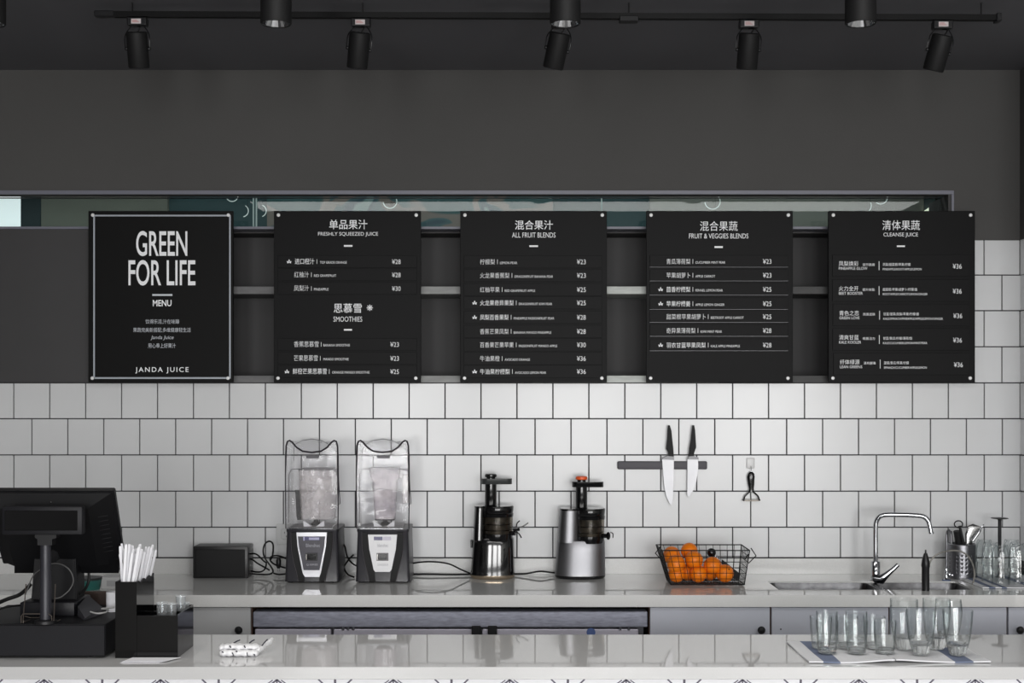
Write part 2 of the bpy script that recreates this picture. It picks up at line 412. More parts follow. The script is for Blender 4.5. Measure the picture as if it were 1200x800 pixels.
# mirrored daylight at the right end, put into a glowing triangle and bar
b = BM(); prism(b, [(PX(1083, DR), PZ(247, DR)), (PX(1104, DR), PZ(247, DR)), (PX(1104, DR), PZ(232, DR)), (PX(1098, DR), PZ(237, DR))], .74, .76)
obj('reflected_daylight_corner', b, mat('reflected_daylight_corner', (225, 228, 205), .6, emit=(235, 238, 215), estr=.9, var=.35, vscale=12), rw)
b = BM(); box(b, PX(1096, DR)-.004, PX(1096, DR)+.004, .73, .739, PZ(250, DR), PZ(228, DR)); obj('reflected_mullion', b, M_BLACKM, rw)
area('reflection_backdrop_light', (-.3, .45, ZC-.02), (0, 0, 0), 4.2, .15, 7, (.95, 1, 1))  # added light for the reflection backdrop
M_RING = mat('reflected_rim', (225, 230, 228), .3, emit=(210, 220, 218), estr=.35)  # reflected downlight rims modelled as softly glowing arcs
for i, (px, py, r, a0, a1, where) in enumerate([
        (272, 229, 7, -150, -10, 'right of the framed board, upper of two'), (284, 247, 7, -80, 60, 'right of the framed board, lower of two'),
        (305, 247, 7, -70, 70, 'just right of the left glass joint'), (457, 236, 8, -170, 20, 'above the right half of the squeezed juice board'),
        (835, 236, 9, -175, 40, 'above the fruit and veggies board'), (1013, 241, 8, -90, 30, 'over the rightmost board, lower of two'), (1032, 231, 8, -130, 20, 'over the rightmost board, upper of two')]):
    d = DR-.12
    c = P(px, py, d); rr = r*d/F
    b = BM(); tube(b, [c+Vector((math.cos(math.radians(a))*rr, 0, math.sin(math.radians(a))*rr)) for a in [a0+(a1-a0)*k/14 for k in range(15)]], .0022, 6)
    t = thing('lamp_reflection', 'modelled lamp reflection in the glass strip, '+where, 'reflection', c, 'modelled lamp reflections behind the glass strip')
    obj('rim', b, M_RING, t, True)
    b = BM(); tube(b, [c+Vector((math.cos(math.radians((a0+a1)/2))*rr, 0, math.sin(math.radians((a0+a1)/2))*rr)), Vector((c.x, c.y, ZC))], .0008, 5); obj('added_thread', b, M_BLACKM, t)  # added thread carrying the reflection arc

# ------------------------------------------------------------------ ceiling lights
tk = thing('lighting_track', 'long black lighting track across the ceiling carrying five spotlights', 'track', P(640, 18, 4.64))
DT = 4.64
def ty(px): return 17.3+(px-112)/1060*4.0
b = BM()
x0, x1 = 134, 1172
a, c = P(x0, ty(x0), DT), P(x1, ty(x1), DT)
rg = []
for p in (a, c):
    rg.append([p+Vector((0, dy, dz)) for dy, dz in ((-.014, -.009), (-.014, .010), (.014, .010), (.014, -.009), (.005, -.009), (.005, -.003), (-.005, -.003), (-.005, -.009))])
loft(b, rg); obj('rail', b, mat('rail_black', (10, 10, 11), .35, spec=.3), tk)
b = BM(); p = P(123, 17.2, DT); box(b, p.x-.034, p.x+.036, p.y-.016, p.y+.016, p.z-.009, p.z+.011, .003); obj('end_feed', b, M_BLACK, tk)
b = BM(); p = P(737, 22, DT); box(b, p.x-.034, p.x+.032, p.y-.02, p.y+.016, p.z-.013, p.z+.006, .002); obj('joint_cover', b, M_BLACK, tk)
b = BM(); p = P(1168, 22, DT); box(b, p.x-.006, p.x+.012, p.y-.02, p.y+.02, p.z-.012, p.z+.016, .002); obj('end_cap', b, M_BLACK, tk)
b = BM()
for px in (155, 425, 737, 1150):
    p = P(px, ty(px), DT); tube(b, [p+Vector((0, 0, .012)), Vector((p.x, p.y, ZC))], .003, 6)
obj('hanger', b, M_BLACKM, tk)

def spot(px, lean, where, cy=58.5, front=0.02):
    p = P(px, ty(px)+10.5, DT)
    t = thing('track_spotlight', 'black cylindrical track spotlight '+where, 'spotlight', p, 'spotlights on the ceiling track')
    b = BM(); box(b, p.x-.034, p.x+.034, p.y-.018, p.y+.018, p.z-.009, p.z+.02, .004, 2); obj('adapter', b, M_BLACK, t)
    b = BM(); box(b, p.x-.018, p.x+.016, p.y-.0195, p.y-.0175, p.z-.004, p.z+.013); obj('rating_label', b, mat('rating_paper', (205, 196, 196), .7), t)
    b = BM()
    for k in range(3): box(b, p.x-.015, p.x+.010-k*.004, p.y-.0203, p.y-.0194, p.z+.001+k*.0035, p.z+.0022+k*.0035)
    obj('label_print', b, mat('rating_print', (190, 110, 110), .7), t)
    c = P(px-lean*.4, cy+(.0), DT)       # body centre
    M = Matrix.Translation(c) @ Matrix.Rotation(math.radians(lean), 4, 'Y') @ Matrix.Rotation(math.radians(16), 4, 'X')
    r = .0365; h = .062
    b = BM(); lathe(b, [(r-.004, h), (r, h-.004), (r, -h+.004), (r-.003, -h), (r-.006, -h), (r-.006, -h+.012), (.001, -h+.014)], seg=32, cap=False)
    lathe(b, [(r-.004, h), (r-.006, h-.004), (.001, h-.004)], seg=32, cap=False); xform(b, M)
    obj('lamp_body', b, M_BLACKM, t, True)
    b = BM()
    for k in range(5):
        a_ = k*math.pi*2/5; lathe(b, [(.005, h-.004), (.005, h-.001), (.001, h)], (math.cos(a_)*.018, math.sin(a_)*.018, 0), 8)
    xform(b, M); obj('cooling_boss', b, M_BLACK, t, True)
    for sg in (-1, 1):
        b = BM()
        A = p+Vector((sg*.022, 0, -.008)); B = M @ Vector((sg*(r+.007), 0, .035)); C = M @ Vector((sg*(r+.006), 0, .004))
        tube(b, [A, A.lerp(B, .5)+Vector((sg*.006, 0, 0)), B, C], .0022, 6, smooth=3)
        obj('bracket', b, M_BLACK, t, True)
    for sg in (-1, 1):
        b = BM(); lathe(b, [(.006, 0), (.007, .002), (.007, .006), (.005, .009)], seg=12); xform(b, M @ Matrix.Translation((sg*(r-.001), 0, .004)) @ Matrix.Rotation(sg*math.pi/2, 4, 'Y')); obj('pivot_knob', b, M_BLACK, t, True)
    b = BM(); q = M @ Vector((.004, 0, h-.003)); tube(b, [p+Vector((0, 0, -.008)), p.lerp(q, .5)+Vector((.012, -.01, .002)), q], .0024, 6, smooth=5); obj('flex', b, M_CABLE, t, True)
spot(161.5, 0, 'leftmost on the track, hanging straight down', 58.5)
spot(423, 7, 'second from the left, above the squeezed juice board', 59)
spot(657, 12, 'in the middle, partly behind the central downlight', 59.5)
spot(877.5, 2, 'fourth from the left, nearly upright', 60)
spot(1104, 12, 'rightmost on the track, tilted and above the last board', 62)

def downlight(px, where, pw=14):
    d = 3.9; p = P(px, 28.5, d); rz = .0455
    t = thing('cylinder_downlight', 'large black cylinder downlight '+where, 'downlight', (p.x, p.y, ZC), 'cylinder downlights near the camera')
    z = p.z
    b = BM(); lathe(b, [(rz, ZC-.0005), (rz, z+.003), (rz-.002, z), (rz-.004, z), (rz-.005, z+.003), (rz-.005, z+.06)], (p.x, p.y, 0), 40, cap=False); obj('housing', b, M_BLACKM, t, True)
    b = BM(); lathe(b, [(rz-.0048, z+.0015), (rz-.009, z+.002), (rz-.018, z+.022), (.012, z+.04), (.001, z+.04)], (p.x, p.y, 0), 24, cap=False, facet=lambda a, zz: 1+.03*math.cos(12*a)); obj('reflector', b, M_CHROME, t)
    b = BM(); lathe(b, [(.013, 0), (.013, .012), (.001, .014)], (p.x, p.y, z+.020), 16); obj('lamp_chip', b, mat('led', (255, 255, 255), .5, emit=(255, 252, 245), estr=7), t)
    l = bpy.data.lights.new('downlight_beam', 'SPOT'); l.energy = pw; l.spot_size = math.radians(75); l.spot_blend = .7; l.shadow_soft_size = .03; l.color = (1, .96, .9)
    o = bpy.data.objects.new('downlight_beam', l); COL.objects.link(o); o.location = (p.x, p.y, z-.01)
downlight(-12, 'at the far left edge, only its right side showing')
downlight(323.5, 'over the squeezed juice board, second from the left')
downlight(662.5, 'in the centre, in front of the middle spotlight')
downlight(1008.5, 'on the right, over the rightmost menu board')

# ------------------------------------------------------------------ menu boards
DB = D0-.05
LT = DB-.0225     # distance of row lettering plane
def board(name, label, x0, x1, y0=247.5, y1=448, screws=None, m=M_BOARD):
    t = thing(name, label, 'menu board', P((x0+x1)/2, y1, DB), 'menu boards on the back wall')
    b = BM(); box(b, PX(x0, DB), PX(x1, DB), -.062, -.050, PZ(y1, DB), PZ(y0, DB), .0012); obj('panel', b, m, t)
    for (sx, sy) in ((x0+5.5, y0+5), (x1-5.5, y0+5), (x0+5, y1-5), (x1-6, y1-5)):
        p = P(sx, sy, DB)
        b = BM(); lathe(b, [(.0045, 0), (.0075, .0012), (.0075, .004), (.0062, .0062), (.001, .0068)], seg=16); xform(b, Matrix.Translation((p.x, -.062, p.z)) @ Matrix.Rotation(math.pi/2, 4, 'X')); obj('screw', b, mat('screw_white', (235, 235, 235), .3, spec=.8), t, True)
        b = BM(); lathe(b, [(.007, 0), (.007, .0495)], seg=10); xform(b, Matrix.Translation((p.x, -.0005, p.z)) @ Matrix.Rotation(math.pi/2, 4, 'X')); obj('standoff', b, M_STEEL, t, True)
    return t
FD = D0-.0630     # lettering on the panel face
RD = D0-.0660     # lettering on the row strips
def leaf(b, px, py, d, r=4.0):
    c = P(px, py, d); s_ = d/F
    for ang in (90, 32, 148, -5, 185):
        L = r*s_*(1.05 if ang == 90 else .95); a_ = math.radians(ang); u = Vector((math.cos(a_), 0, math.sin(a_))); v = Vector((-u.z, 0, u.x))
        o_ = c-Vector((0, 0, r*.3*s_))
        b.faces.new([b.verts.new(q) for q in (o_, o_+u*L*.55+v*L*.2, o_+u*L*(1 if ang == 90 else .9 if ang in (32, 148) else .6), o_+u*L*.55-v*L*.2)])
def row(t, x0, x1, y0, y1, items, icon=None, m=M_ROW, edge=False):
    b = BM(); box(b, PX(x0, RD), PX(x1, RD), -.0655, -.0615, PZ(y1, RD), PZ(y0, RD), .0008)
    r = obj('menu_row', b, m, t)
    lettering(items, RD, M_WHITE, r)
    if edge:
        b = BM(); xa, xb, za, zb = PX(x0, RD), PX(x1, RD), PZ(y1, RD), PZ(y0, RD)
        box(b, xa, xb, -.0662, -.0654, za, za+.0016)
        obj('edge', b, mat('pale_edge', (72, 72, 78), .3), r)  # paler strip along the lower side of the row
    if icon:
        b = BM(); leaf(b, icon[0], icon[1], RD); obj('leaf_icon', b, M_WHITE, r)
def dash(items_bm, xa, xb, ya, yb, d=FD):
    a_ = P(xa, ya, d); c_ = P(xb, yb, d); items_bm.faces.new([items_bm.verts.new(q) for q in (a_, Vector((c_.x, a_.y, a_.z)), c_, Vector((a_.x, a_.y, c_.z)))])
BO = .004
# 1 framed board
t = board('menu_board', 'framed black board with large GREEN FOR LIFE lettering, leftmost of five', 104.5, 274, m=mat('board_black2', (14, 14, 14), .5, spec=.12))
lettering([('GREEN', 159.5, 219.5, 270.5, 300, .012), ('FOR LIFE', 150.5, 229, 304.5, 334.5, .012)], FD, M_WHITE, t, 'title')
lettering([('MENU', 179, 201, 351.3, 358.8, .02), ('JANDA JUICE', 158.5, 221, 430, 437.5, .01, 0, 1.3)], FD, M_WHITE, t, 'subtitle')
lettering([('饮得乐活,汁在味臻', 170.5, 210, 374, 379.5), ('果蔬完美新搭配,多维健康轻生活', 156, 223.5, 383.8, 389.3), ('Janda Juice', 176.5, 203.5, 393, 398.5, 0, .2), ('用心奉上好果汁', 173.5, 206, 402, 407.7)], FD, M_GREYPR, t, 'small_text')
b = BM(); dash(b, 178.5, 202, 344.4, 346.6); obj('dash', b, M_GREYPR, t)
b = BM()
for (xa, xb, ya, yb) in ((110, 269, 251.6, 253.4), (110, 269, 441.8, 443.8), (109.4, 111.2, 252, 443.5), (268.6, 270.4, 252, 443.5)):
    box(b, PX(xa, FD), PX(xb, FD), -.0640, -.0618, PZ(yb, FD), PZ(ya, FD))
obj('border_line', b, mat('border_silver', (170, 176, 184), .4), t)
# 2
t = board('menu_board', 'black board of freshly squeezed juices above and smoothies below, second from the left', 321.5, 493.5)
lettering([('单品果汁', 385.8, 430.5, 257.3, 268.5, .006)], FD, M_WHITE, t, 'title')
lettering([('FRESHLY SQUEEZED JUICE', 372.8, 443, 271.8, 277.3)], FD, M_WHITE, t, 'subtitle')
lettering([('思慕雪', 391, 424, 355.3, 366.5, .006)], FD, M_WHITE, t, 'title')
lettering([('SMOOTHIES', 390.7, 424.5, 370.8, 376.8)], FD, M_WHITE, t, 'subtitle')
b = BM(); dash(b, 403, 413, 287, 289); dash(b, 403, 412.5, 385.3, 387.3); obj('dash', b, M_WHITE, t)
b = BM(); c = P(433.3, 360.5, FD-.0003)
for k in range(4):
    u = Vector((math.cos(k*math.pi/4), 0, math.sin(k*math.pi/4)))*.0135; v = Vector((-u.z, 0, u.x)).normalized()*.0013
    b.faces.new([b.verts.new(q+Vector((0, -.0001*k, 0))) for q in (c+u+v, c+u-v, c-u-v, c-u+v)])
tube(b, [c+Vector((math.cos(2*math.pi*k/16)*.009, 0, math.sin(2*math.pi*k/16)*.009)) for k in range(16)], .0009, 4, closed=True)
obj('snowflake', b, M_WHITE, t)
for (y, cn, cx0, cx1, en, ex0, ex1, pr, ic) in [
        (306.5, '进口橙汁', 345.5, 368.5, 'TOP GRADE ORANGE', 375, 406.5, '¥28', 1), (322, '红柚汁', 344.8, 362, 'RED GRAPEFRUIT', 368, 394, '¥28', 0), (338, '凤梨汁', 344.5, 362, 'PINEAPPLE', 368, 385, '¥30', 0),
        (403.5, '香蕉思慕雪', 344.5, 373.5, 'BANANA SMOOTHIE', 379, 410, '¥23', 0), (419.8, '芒果思慕雪', 344.3, 372.5, 'MANGO SMOOTHIE', 379, 408.5, '¥23', 0), (435.3, '鲜橙芒果思慕雪', 343, 383, 'ORANGE MANGO SMOOTHIE', 389.3, 433, '¥25', 1)]:
    px0 = 459.3 if y < 400 else 457.3
    row(t, 325.5, 488.5, y-7.3, y+6.9, [(cn, cx0, cx1, y-3.8, y+3, BO if ic else -.004), ('|', cx1+2.6, cx1+3.1, y-2.8, y+2.5), (en, ex0, ex1, y-.6, y+2.3), (pr, px0, px0+10.2, y-2.8, y+2.8)], (338.8 if y < 400 else 336.3, y) if ic else None)
# 3
t = board('menu_board', 'black all fruit blends board with nine menu rows, middle of the five', 539.5, 711)
lettering([('混合果汁', 603.5, 648, 258, 269, .006)], FD, M_WHITE, t, 'title')
lettering([('ALL FRUIT BLENDS', 600, 651, 272.3, 278.3)], FD, M_WHITE, t, 'subtitle')
b = BM(); dash(b, 620.3, 630.5, 287.3, 289.3); obj('dash', b, M_WHITE, t)
for (y, cn, cx1, en, ex1, pr, ic) in [(306.7, '柠檬梨', 580, 'LEMON PEAR', 606, '¥23', 0), (322.7, '火龙果香蕉梨', 597, 'DRAGONFRUIT BANANA PEAR', 648, '¥23', 0), (339.3, '红柚苹果', 585.5, 'RED GRAPEFRUIT APPLE', 627, '¥25', 0),
        (354.8, '火龙果奇异果梨', 602, 'DRAGONFRUIT KIWI PEAR', 647, '¥25', 1), (371.7, '凤梨百香果梨', 596, 'PINEAPPLE PASSIONFRUIT PEAR', 649.5, '¥28', 1), (388.3, '香蕉芒果凤梨', 596, 'BANANA MANGO PINEAPPLE', 646, '¥28', 0),
        (404, '百香果芒果苹果', 602, 'PASSIONFRUIT MANGO APPLE', 653, '¥30', 0), (420, '牛油果橙', 585.5, 'AVOCADO ORANGE', 621, '¥36', 0), (435.3, '牛油果柠檬梨', 597.5, 'AVOCADO LEMON PEAR', 640, '¥36', 1)]:
    row(t, 543.5, 705.5, y-7.4, y+7.2, [(cn, 562.5, cx1, y-3.2, y+3.2, BO if ic else -.004), ('|', cx1+2.7, cx1+3.2, y-2.8, y+2.6), (en, cx1+6, ex1, y-.2, y+2.6), (pr, 676, 686.5, y-2.9, y+2.8)], (556.2, y) if ic else None)
# 4
t = board('menu_board', 'black fruit and veggies blends board with seven glossy-edged rows, fourth from the left', 757, 928.5)
lettering([('混合果蔬', 820.3, 864.5, 259, 270.5, 0)], FD, M_WHITE, t, 'title')
lettering([('FRUIT & VEGGIES BLENDS', 807.5, 877, 273.5, 279.3)], FD, M_WHITE, t, 'subtitle')
b = BM(); dash(b, 837.3, 847, 288.3, 290.5); obj('dash', b, M_WHITE, t)
for (y, cn, cx1, en, ex1, pr, ic) in [(306.3, '青瓜薄荷梨', 809, 'CUCUMBER MINT PEAR', 850, '¥23', 0), (322.5, '苹果胡萝卜', 809, 'APPLE CARROT', 838, '¥23', 0), (339, '茴香柠檬梨', 809, 'FENNEL LEMON PEAR', 847, '¥25', 1),
        (355.8, '苹果柠檬姜', 809, 'APPLE LEMON GINGER', 849, '¥25', 1), (371, '甜菜根苹果胡萝卜', 827, 'BEETROOT APPLE CARROT', 871.5, '¥25', 0), (387.3, '奇异果薄荷梨', 815, 'KIWI MINT PEAR', 846, '¥28', 0), (404.3, '羽衣甘蓝苹果凤梨', 827, 'KALE APPLE PINEAPPLE', 867, '¥28', 1)]:
    row(t, 761.5, 923.5, y-7.3, y+6.8, [(cn, 781, cx1, y-3.2, y+3.2, BO if ic else -.004), ('|', cx1+2.7, cx1+3.2, y-2.8, y+2.6), (en, cx1+6, ex1, y-.3, y+2.5), (pr, 894, 904, y-2.9, y+2.8)], (774.2, y) if ic else None, edge=True)
# 5
t = board('menu_board', 'black cleanse juice board with five tall two-line rows, rightmost of five', 970, 1141.5)
lettering([('清体果蔬', 1034, 1078, 258, 269.5, 0)], FD, M_WHITE, t, 'title')
lettering([('CLEANSE JUICE', 1035.3, 1075.8, 272.5, 278.3)], FD, M_WHITE, t, 'subtitle')
b = BM(); dash(b, 1051, 1060.5, 287.5, 289.3); obj('dash', b, M_WHITE, t)
for (y, cn, sub, en, ex1, ing, ix1, eng, gx1, dx) in [
        (311, '凤梨焕彩', '调节肠胃', 'PINEAPPLE GLOW', 1016.5, '凤梨/甜菜根/苹果/柠檬', 1067, 'PINEAPPLE/ROOT/APPLE/LEMON', 1080, 0), (340.2, '火力全开', '提升体能', 'BEET BOOSTER', 1011, '甜菜根/苹果/胡萝卜/柠檬/姜', 1075, 'ROOT/APPLE/CARROT/LEMON/GINGER', 1087, 0),
        (369, '青色之恋', '改善皮肤', 'GREEN LOVE', 1007, '甘蓝/菠菜/凤梨/苹果/柠檬/姜', 1077, 'KALE/SPINACH/PINEAPPLE/APPLE/LEMON/GINGER', 1105, .6), (397.5, '清爽甘蓝', '唤醒活力', 'KALE KOOLER', 1009, '甘蓝/黄瓜/柠檬/薄荷/梨', 1069, 'KALE/CUCUMBER/LEMON/MINT/PEAR', 1086.5, .3),
        (426.3, '纤体绿源', '清热解毒', 'LEAN GREENS', 1010, '菠菜/黄瓜/苹果/柠檬', 1065, 'SPINACH/CUCUMBER/APPLE/LEMON', 1086, 1.3)]:
    row(t, 975.5+dx, 1136+dx*.4, y-12.8, y+12.8, [(cn, 983+dx, 1006+dx, y-5.2, y+.6), (sub, 1010.8+dx, 1025+dx, y-2.6, y+.7), (en, 983+dx, ex1+dx*.3, y+1.7, y+5), ('|', 1029.8+dx, 1030.5+dx, y-5, y+5.4), (ing, 1034.5+dx, ix1, y-3, y+.6), (eng, 1034.5+dx, gx1, y+3, y+5.6), ('¥36', 1116.5+dx, 1127+dx, y-2, y+3.8)])

# ------------------------------------------------------------------ back counter
ZB = .8975; ZF = .883
DBF = F*(EYE-ZB)/(697-HY)        # front edge distance
YBF = DBF-D0
BXL = -2.6
SX0, SX1, SY0, SY1 = 1.035, 1.80, -.462, -.225    # sink opening
t = thing('back_worktop', 'long white stone worktop with upstand under the tiled wall', 'worktop', (0, -.3, ZB-.045))
b = BM()
box(b, BXL, SX0, YBF, -.001, ZB-.045, ZB); box(b, SX1, XR-.009, YBF, -.001, ZB-.045, ZB)
box(b, SX0, SX1, YBF, SY0, ZB-.045, ZB); box(b, SX0, SX1, SY1, -.001, ZB-.045, ZB)
bmesh.ops.remove_doubles(b, verts=b.verts[:], dist=.0001)
obj('slab', b, M_QUARTZ, t)
b = BM(); box(b, BXL, XR-.009, -.018, -.007, ZB, PZ(653.6, D0)-.0, .001); obj('upstand', b, mat('upstand_quartz', (214, 214, 213), .2, var=.03, vscale=200), t)
# sink
sk = thing('sink', 'stainless steel sink sunk into the white worktop below the mixer tap', 'sink', ((SX0+SX1)/2, (SY0+SY1)/2, ZB-.19))
def bowl(b, x0, x1, y0, y1, z0, z1, inset=.03, th=.0015):
    n = 6
    def rr(x0, x1, y0, y1, r, z):
        out = []
        for (cx, cy, a0) in ((x1-r, y1-r, 0), (x0+r, y1-r, 90), (x0+r, y0+r, 180), (x1-r, y0+r, 270)):
            for k in range(n+1):
                a = math.radians(a0+90*k/n); out.append((cx+r*math.cos(a), cy+r*math.sin(a), z))
        return out
    rings = [rr(x0-.012, x1+.012, y0-.012, y1+.012, .03, z1), rr(x0, x1, y0, y1, .03, z1), rr(x0+.004, x1-.004, y0+.004, y1-.004, .03, z1-.02), rr(x0+.012, x1-.012, y0+.012, y1-.012, .035, z0+.02), rr(x0+inset, x1-inset, y0+inset, y1-inset, .03, z0)]
    vr = [[b.verts.new(p) for p in r] for r in rings]; m = len(vr[0])
    for i in range(len(vr)-1):
        for j in range(m): b.faces.new((vr[i][j], vr[i][(j+1) % m], vr[i+1][(j+1) % m], vr[i+1][j]))
    b.faces.new(vr[-1])
    bmesh.ops.recalc_face_normals(b, faces=b.faces[:])
M_SINK = mat('sink_steel', (104, 104, 106), .3, metal=1, var=.35, vscale=25, bump=.3, bscale=40)
b = BM(); bowl(b, SX0+.004, SX0+.40, SY0+.004, SY1-.004, ZB-.19, ZB-.006)
o = obj('bowl', b, M_SINK, sk, True)
b = BM(); bowl(b, SX0+.425, SX1-.004, SY0+.004, SY1-.004, ZB-.14, ZB-.006)
o = obj('bowl', b, M_SINK, sk, True)
for cx in (SX0+.2, SX0+.6):
    b = BM(); lathe(b, [(.03, .003), (.026, .004), (.022, .001), (.002, .001)], (cx, (SY0+SY1)/2, (ZB-.19 if cx < SX0+.3 else ZB-.14)), 20); obj('drain', b, M_CHROME, sk, True)
# base cabinets and fridge
CY = YBF+.02
def cab(x0, x1, knobs, m, label, hole=None):
    X0, X1 = PX(x0, D0+CY), PX(x1, D0+CY)
    t = thing('base_cabinet', label, 'cabinet', ((X0+X1)/2, -.3, .0), 'base cabinets under the back worktop')
    b = BM(); box(b, X0, X1, CY+.02, -.03, .1, .62, 0); box(b, X0, X0+.018, CY+.02, -.03, .62, ZB-.046); box(b, X1-.018, X1, CY+.02, -.03, .62, ZB-.046)
    box(b, X0, X1, -.02-.03, -.03, .62, ZB-.046); obj('carcass', b, M_EDGE, t)
    b = BM(); box(b, X0+.003, X1-.003, CY, CY+.018, .12, ZB-.050, .0008); dr = obj('door', b, m, t)
    for k in knobs:
        p = P(k, 737, D0+CY); b = BM(); lathe(b, [(.006, 0), (.006, .012), (.013, .018), (.015, .024), (.011, .030), (.001, .032)], seg=20); xform(b, Matrix.Translation((p.x, CY, p.z)) @ Matrix.Rotation(math.pi/2, 4, 'X')); obj('knob', b, M_BLACK, dr, True)
    if hole:
        p = P(hole, 737, D0+CY); b = BM(); lathe(b, [(.003, 0), (.003, .0008)], seg=10); xform(b, Matrix.Translation((p.x, CY, p.z)) @ Matrix.Rotation(math.pi/2, 4, 'X')); obj('screw_hole', b, M_BLACKM, dr)
cab(-150, 60, [20], M_CABL, 'pale grey cabinet at the left behind the till')
cab(60.3, 294.5, [281], M_CABL, 'pale grey base cabinet left of the steel fridge')
cab(761, 903, [891], M_CAB, 'blue-grey base cabinet just right of the fridge')
cab(903.5, 1042, [], M_CAB, 'blue-grey base cabinet with an empty screw hole behind the ribbed tumblers', hole=915)
cab(1042.5, 1180.5, [], M_CAB, 'blue-grey base cabinet behind the tall faceted glasses')
cab(1181, 1230, [1193], M_CAB, 'blue-grey base cabinet at the right edge with a round knob')
fr = thing('undercounter_fridge', 'stainless steel undercounter fridge below the blenders', 'fridge', (PX(527, 5.02), -.3, 0))
X0, X1 = PX(297, 5.02), PX(758.5, 5.02); FYY = YBF+.012
b = BM(); box(b, X0+.01, X1-.01, FYY+.05, -.05, .08, .80); obj('cabinet_body', b, M_STEEL, fr)
b = BM(); box(b, X0, X1, FYY, FYY+.07, PZ(734.3, 5.02), PZ(716, 5.02), .003); obj('top_band', b, mat('worn_steel', (158, 160, 174), .4, metal=.45, var=.2, vscale=30, aniso=(1, 1, 5)), fr)
M_FD = mat('fridge_door', (205, 202, 214), .45, metal=.25, var=.05, vscale=6)
for xa, xb in ((299, 388), (391, 563), (565, 748)):
    b = BM(); box(b, PX(xa, 5.03), PX(xb, 5.03), FYY+.012, FYY+.045, .12, PZ(736.5, 5.03), .004, 2); dd = obj('door', b, M_FD, fr)
    if xa != 299:
        b = BM(); q = 556 if xa == 391 else 576
        q = 558 if xa == 391 else 577
        box(b, PX(q-5.5, 5.0), PX(q+5.5, 5.0), FYY-.006, FYY+.015, PZ(747, 5.0), PZ(733.5, 5.0), .003); obj('handle', b, M_BLACK, dd)
b = BM()
for q in (402, 408, 414, 727, 737): lathe(b, [(.006, 0), (.006, .03)], (PX(q, 5.02), FYY+.012, PZ(738, 5.02)), 8)
obj('hinge', b, M_CHROME, fr)
b = BM(); box(b, X0+.02, X1-.02, -.35, -.3, .8, ZB-.05); obj('rear_rail', b, M_BLACKM, fr)
p = P(693, 742, 5.0); b = BM(); lathe(b, [(.017, 0), (.017, .0008)], seg=20); xform(b, Matrix.Translation((p.x, FYY+.0118, p.z)) @ Matrix.Rotation(math.pi/2, 4, 'X')); obj('round_sticker', b, mat('sticker_blue', (86, 108, 160), .5), fr)

# ------------------------------------------------------------------ front counter
DFB = F*(EYE-ZF)/(743.3-HY); DFF = F*(EYE-ZF)/(781.3-HY)
YB_, YF_ = DFB-D0, DFF-D0
t = thing('front_counter', 'long white polished service counter in the foreground with a patterned front', 'counter', (0, (YB_+YF_)/2, 0))
b = BM(); box(b, -2.2, 2.2, YF_, YB_, ZF-.035, ZF, .0012); obj('slab', b, M_QUARTZF, t)
b = BM(); box(b, -2.19, 2.19, YF_+.03, YB_-.02, .0, ZF-.0355); obj('core', b, mat('counter_core', (200, 200, 204), .7), t)
M_FT = mat('patterned_tile_white', (236, 236, 240), .35); M_INK = mat('tile_pattern_dark', (92, 88, 104), .5)
dT = DFF+.008; per = 136.4; yT = dT-D0
s_t = dT/F
px = -16.5-per*1
tw = per*s_t
def bar(b, x0, z0, x1, z1, wd, y):
    u = Vector((x1-x0, 0, z1-z0)); n = Vector((-u.z, 0, u.x)).normalized()*wd/2; A = Vector((x0, y, z0)); B = Vector((x1, y, z1))
    prs = [A+n, B+n, B-n, A-n]; loft(b, [prs, [q+Vector((0, .0012, 0)) for q in prs]])
ztop = ZF-.0358
k = 0
while px < 1240:
    for r in range(2):
        zt = ztop-r*(tw+.001); xa = PX(px, dT)
        b = BM(); box(b, xa+.0007, xa+tw-.0007, yT, yT+.012, zt-tw+.001, zt, .0005); tl = obj('tile', b, M_FT, t)
        cx = xa+tw/2; b = BM(); y = yT-.0006; h = tw
        bar(b, cx, zt, cx, zt-h*.5, .004, y)
        for sg in (-1, 1):
            bar(b, cx, zt-.002, cx+sg*h*.25, zt-h*.2, .005, y); bar(b, cx+sg*.012, zt-.003, cx+sg*.085, zt-.055, .003, y-.0003)
            bar(b, cx+sg*h*.355, zt, cx+sg*h*.5*.97, zt-.042, .0045, y)
            bar(b, cx+sg*h*.25, zt-h*.2, cx+sg*h*.49, zt-h*.45, .004, y); bar(b, cx+sg*h*.25, zt-h*.2, cx, zt-h*.5, .004, y)
            bar(b, cx+sg*(h*.5-.002), zt-.001, cx+sg*(h*.5-.002), zt-h+.002, .0025, y)
            bar(b, cx, zt-h*.5, cx+sg*h*.49, zt-h*.96, .004, y)
        obj('inlay', b, M_INK, tl)
    px += per; k += 1

# ------------------------------------------------------------------ wall things
# socket
t = thing('wall_socket', 'pale square wall socket half hidden behind the left blender', 'socket', P(336, 625, D0-.012))
b = BM(); box(b, PX(324.5, D0), PX(348.5, D0), -.015, -.0065, PZ(637.5, D0), PZ(613.5, D0), .002, 2); pl = obj('face_plate', b, mat('socket_white', (205, 206, 206), .4), t)
b = BM(); p = P(336.5, 625, D0); box(b, p.x-.022, p.x+.022, -.018, -.0148, p.z-.022, p.z+.022, .002); obj('insert', b, mat('socket_white', (205, 206, 206), .4), t)
b = BM()
for dx, dz in ((-.008, .006), (.008, .006), (0, -.01)): box(b, p.x+dx-.001, p.x+dx+.001, -.0184, -.0178, p.z+dz-.004, p.z+dz+.004)
obj('pin_slot', b, M_BLACKM, t)
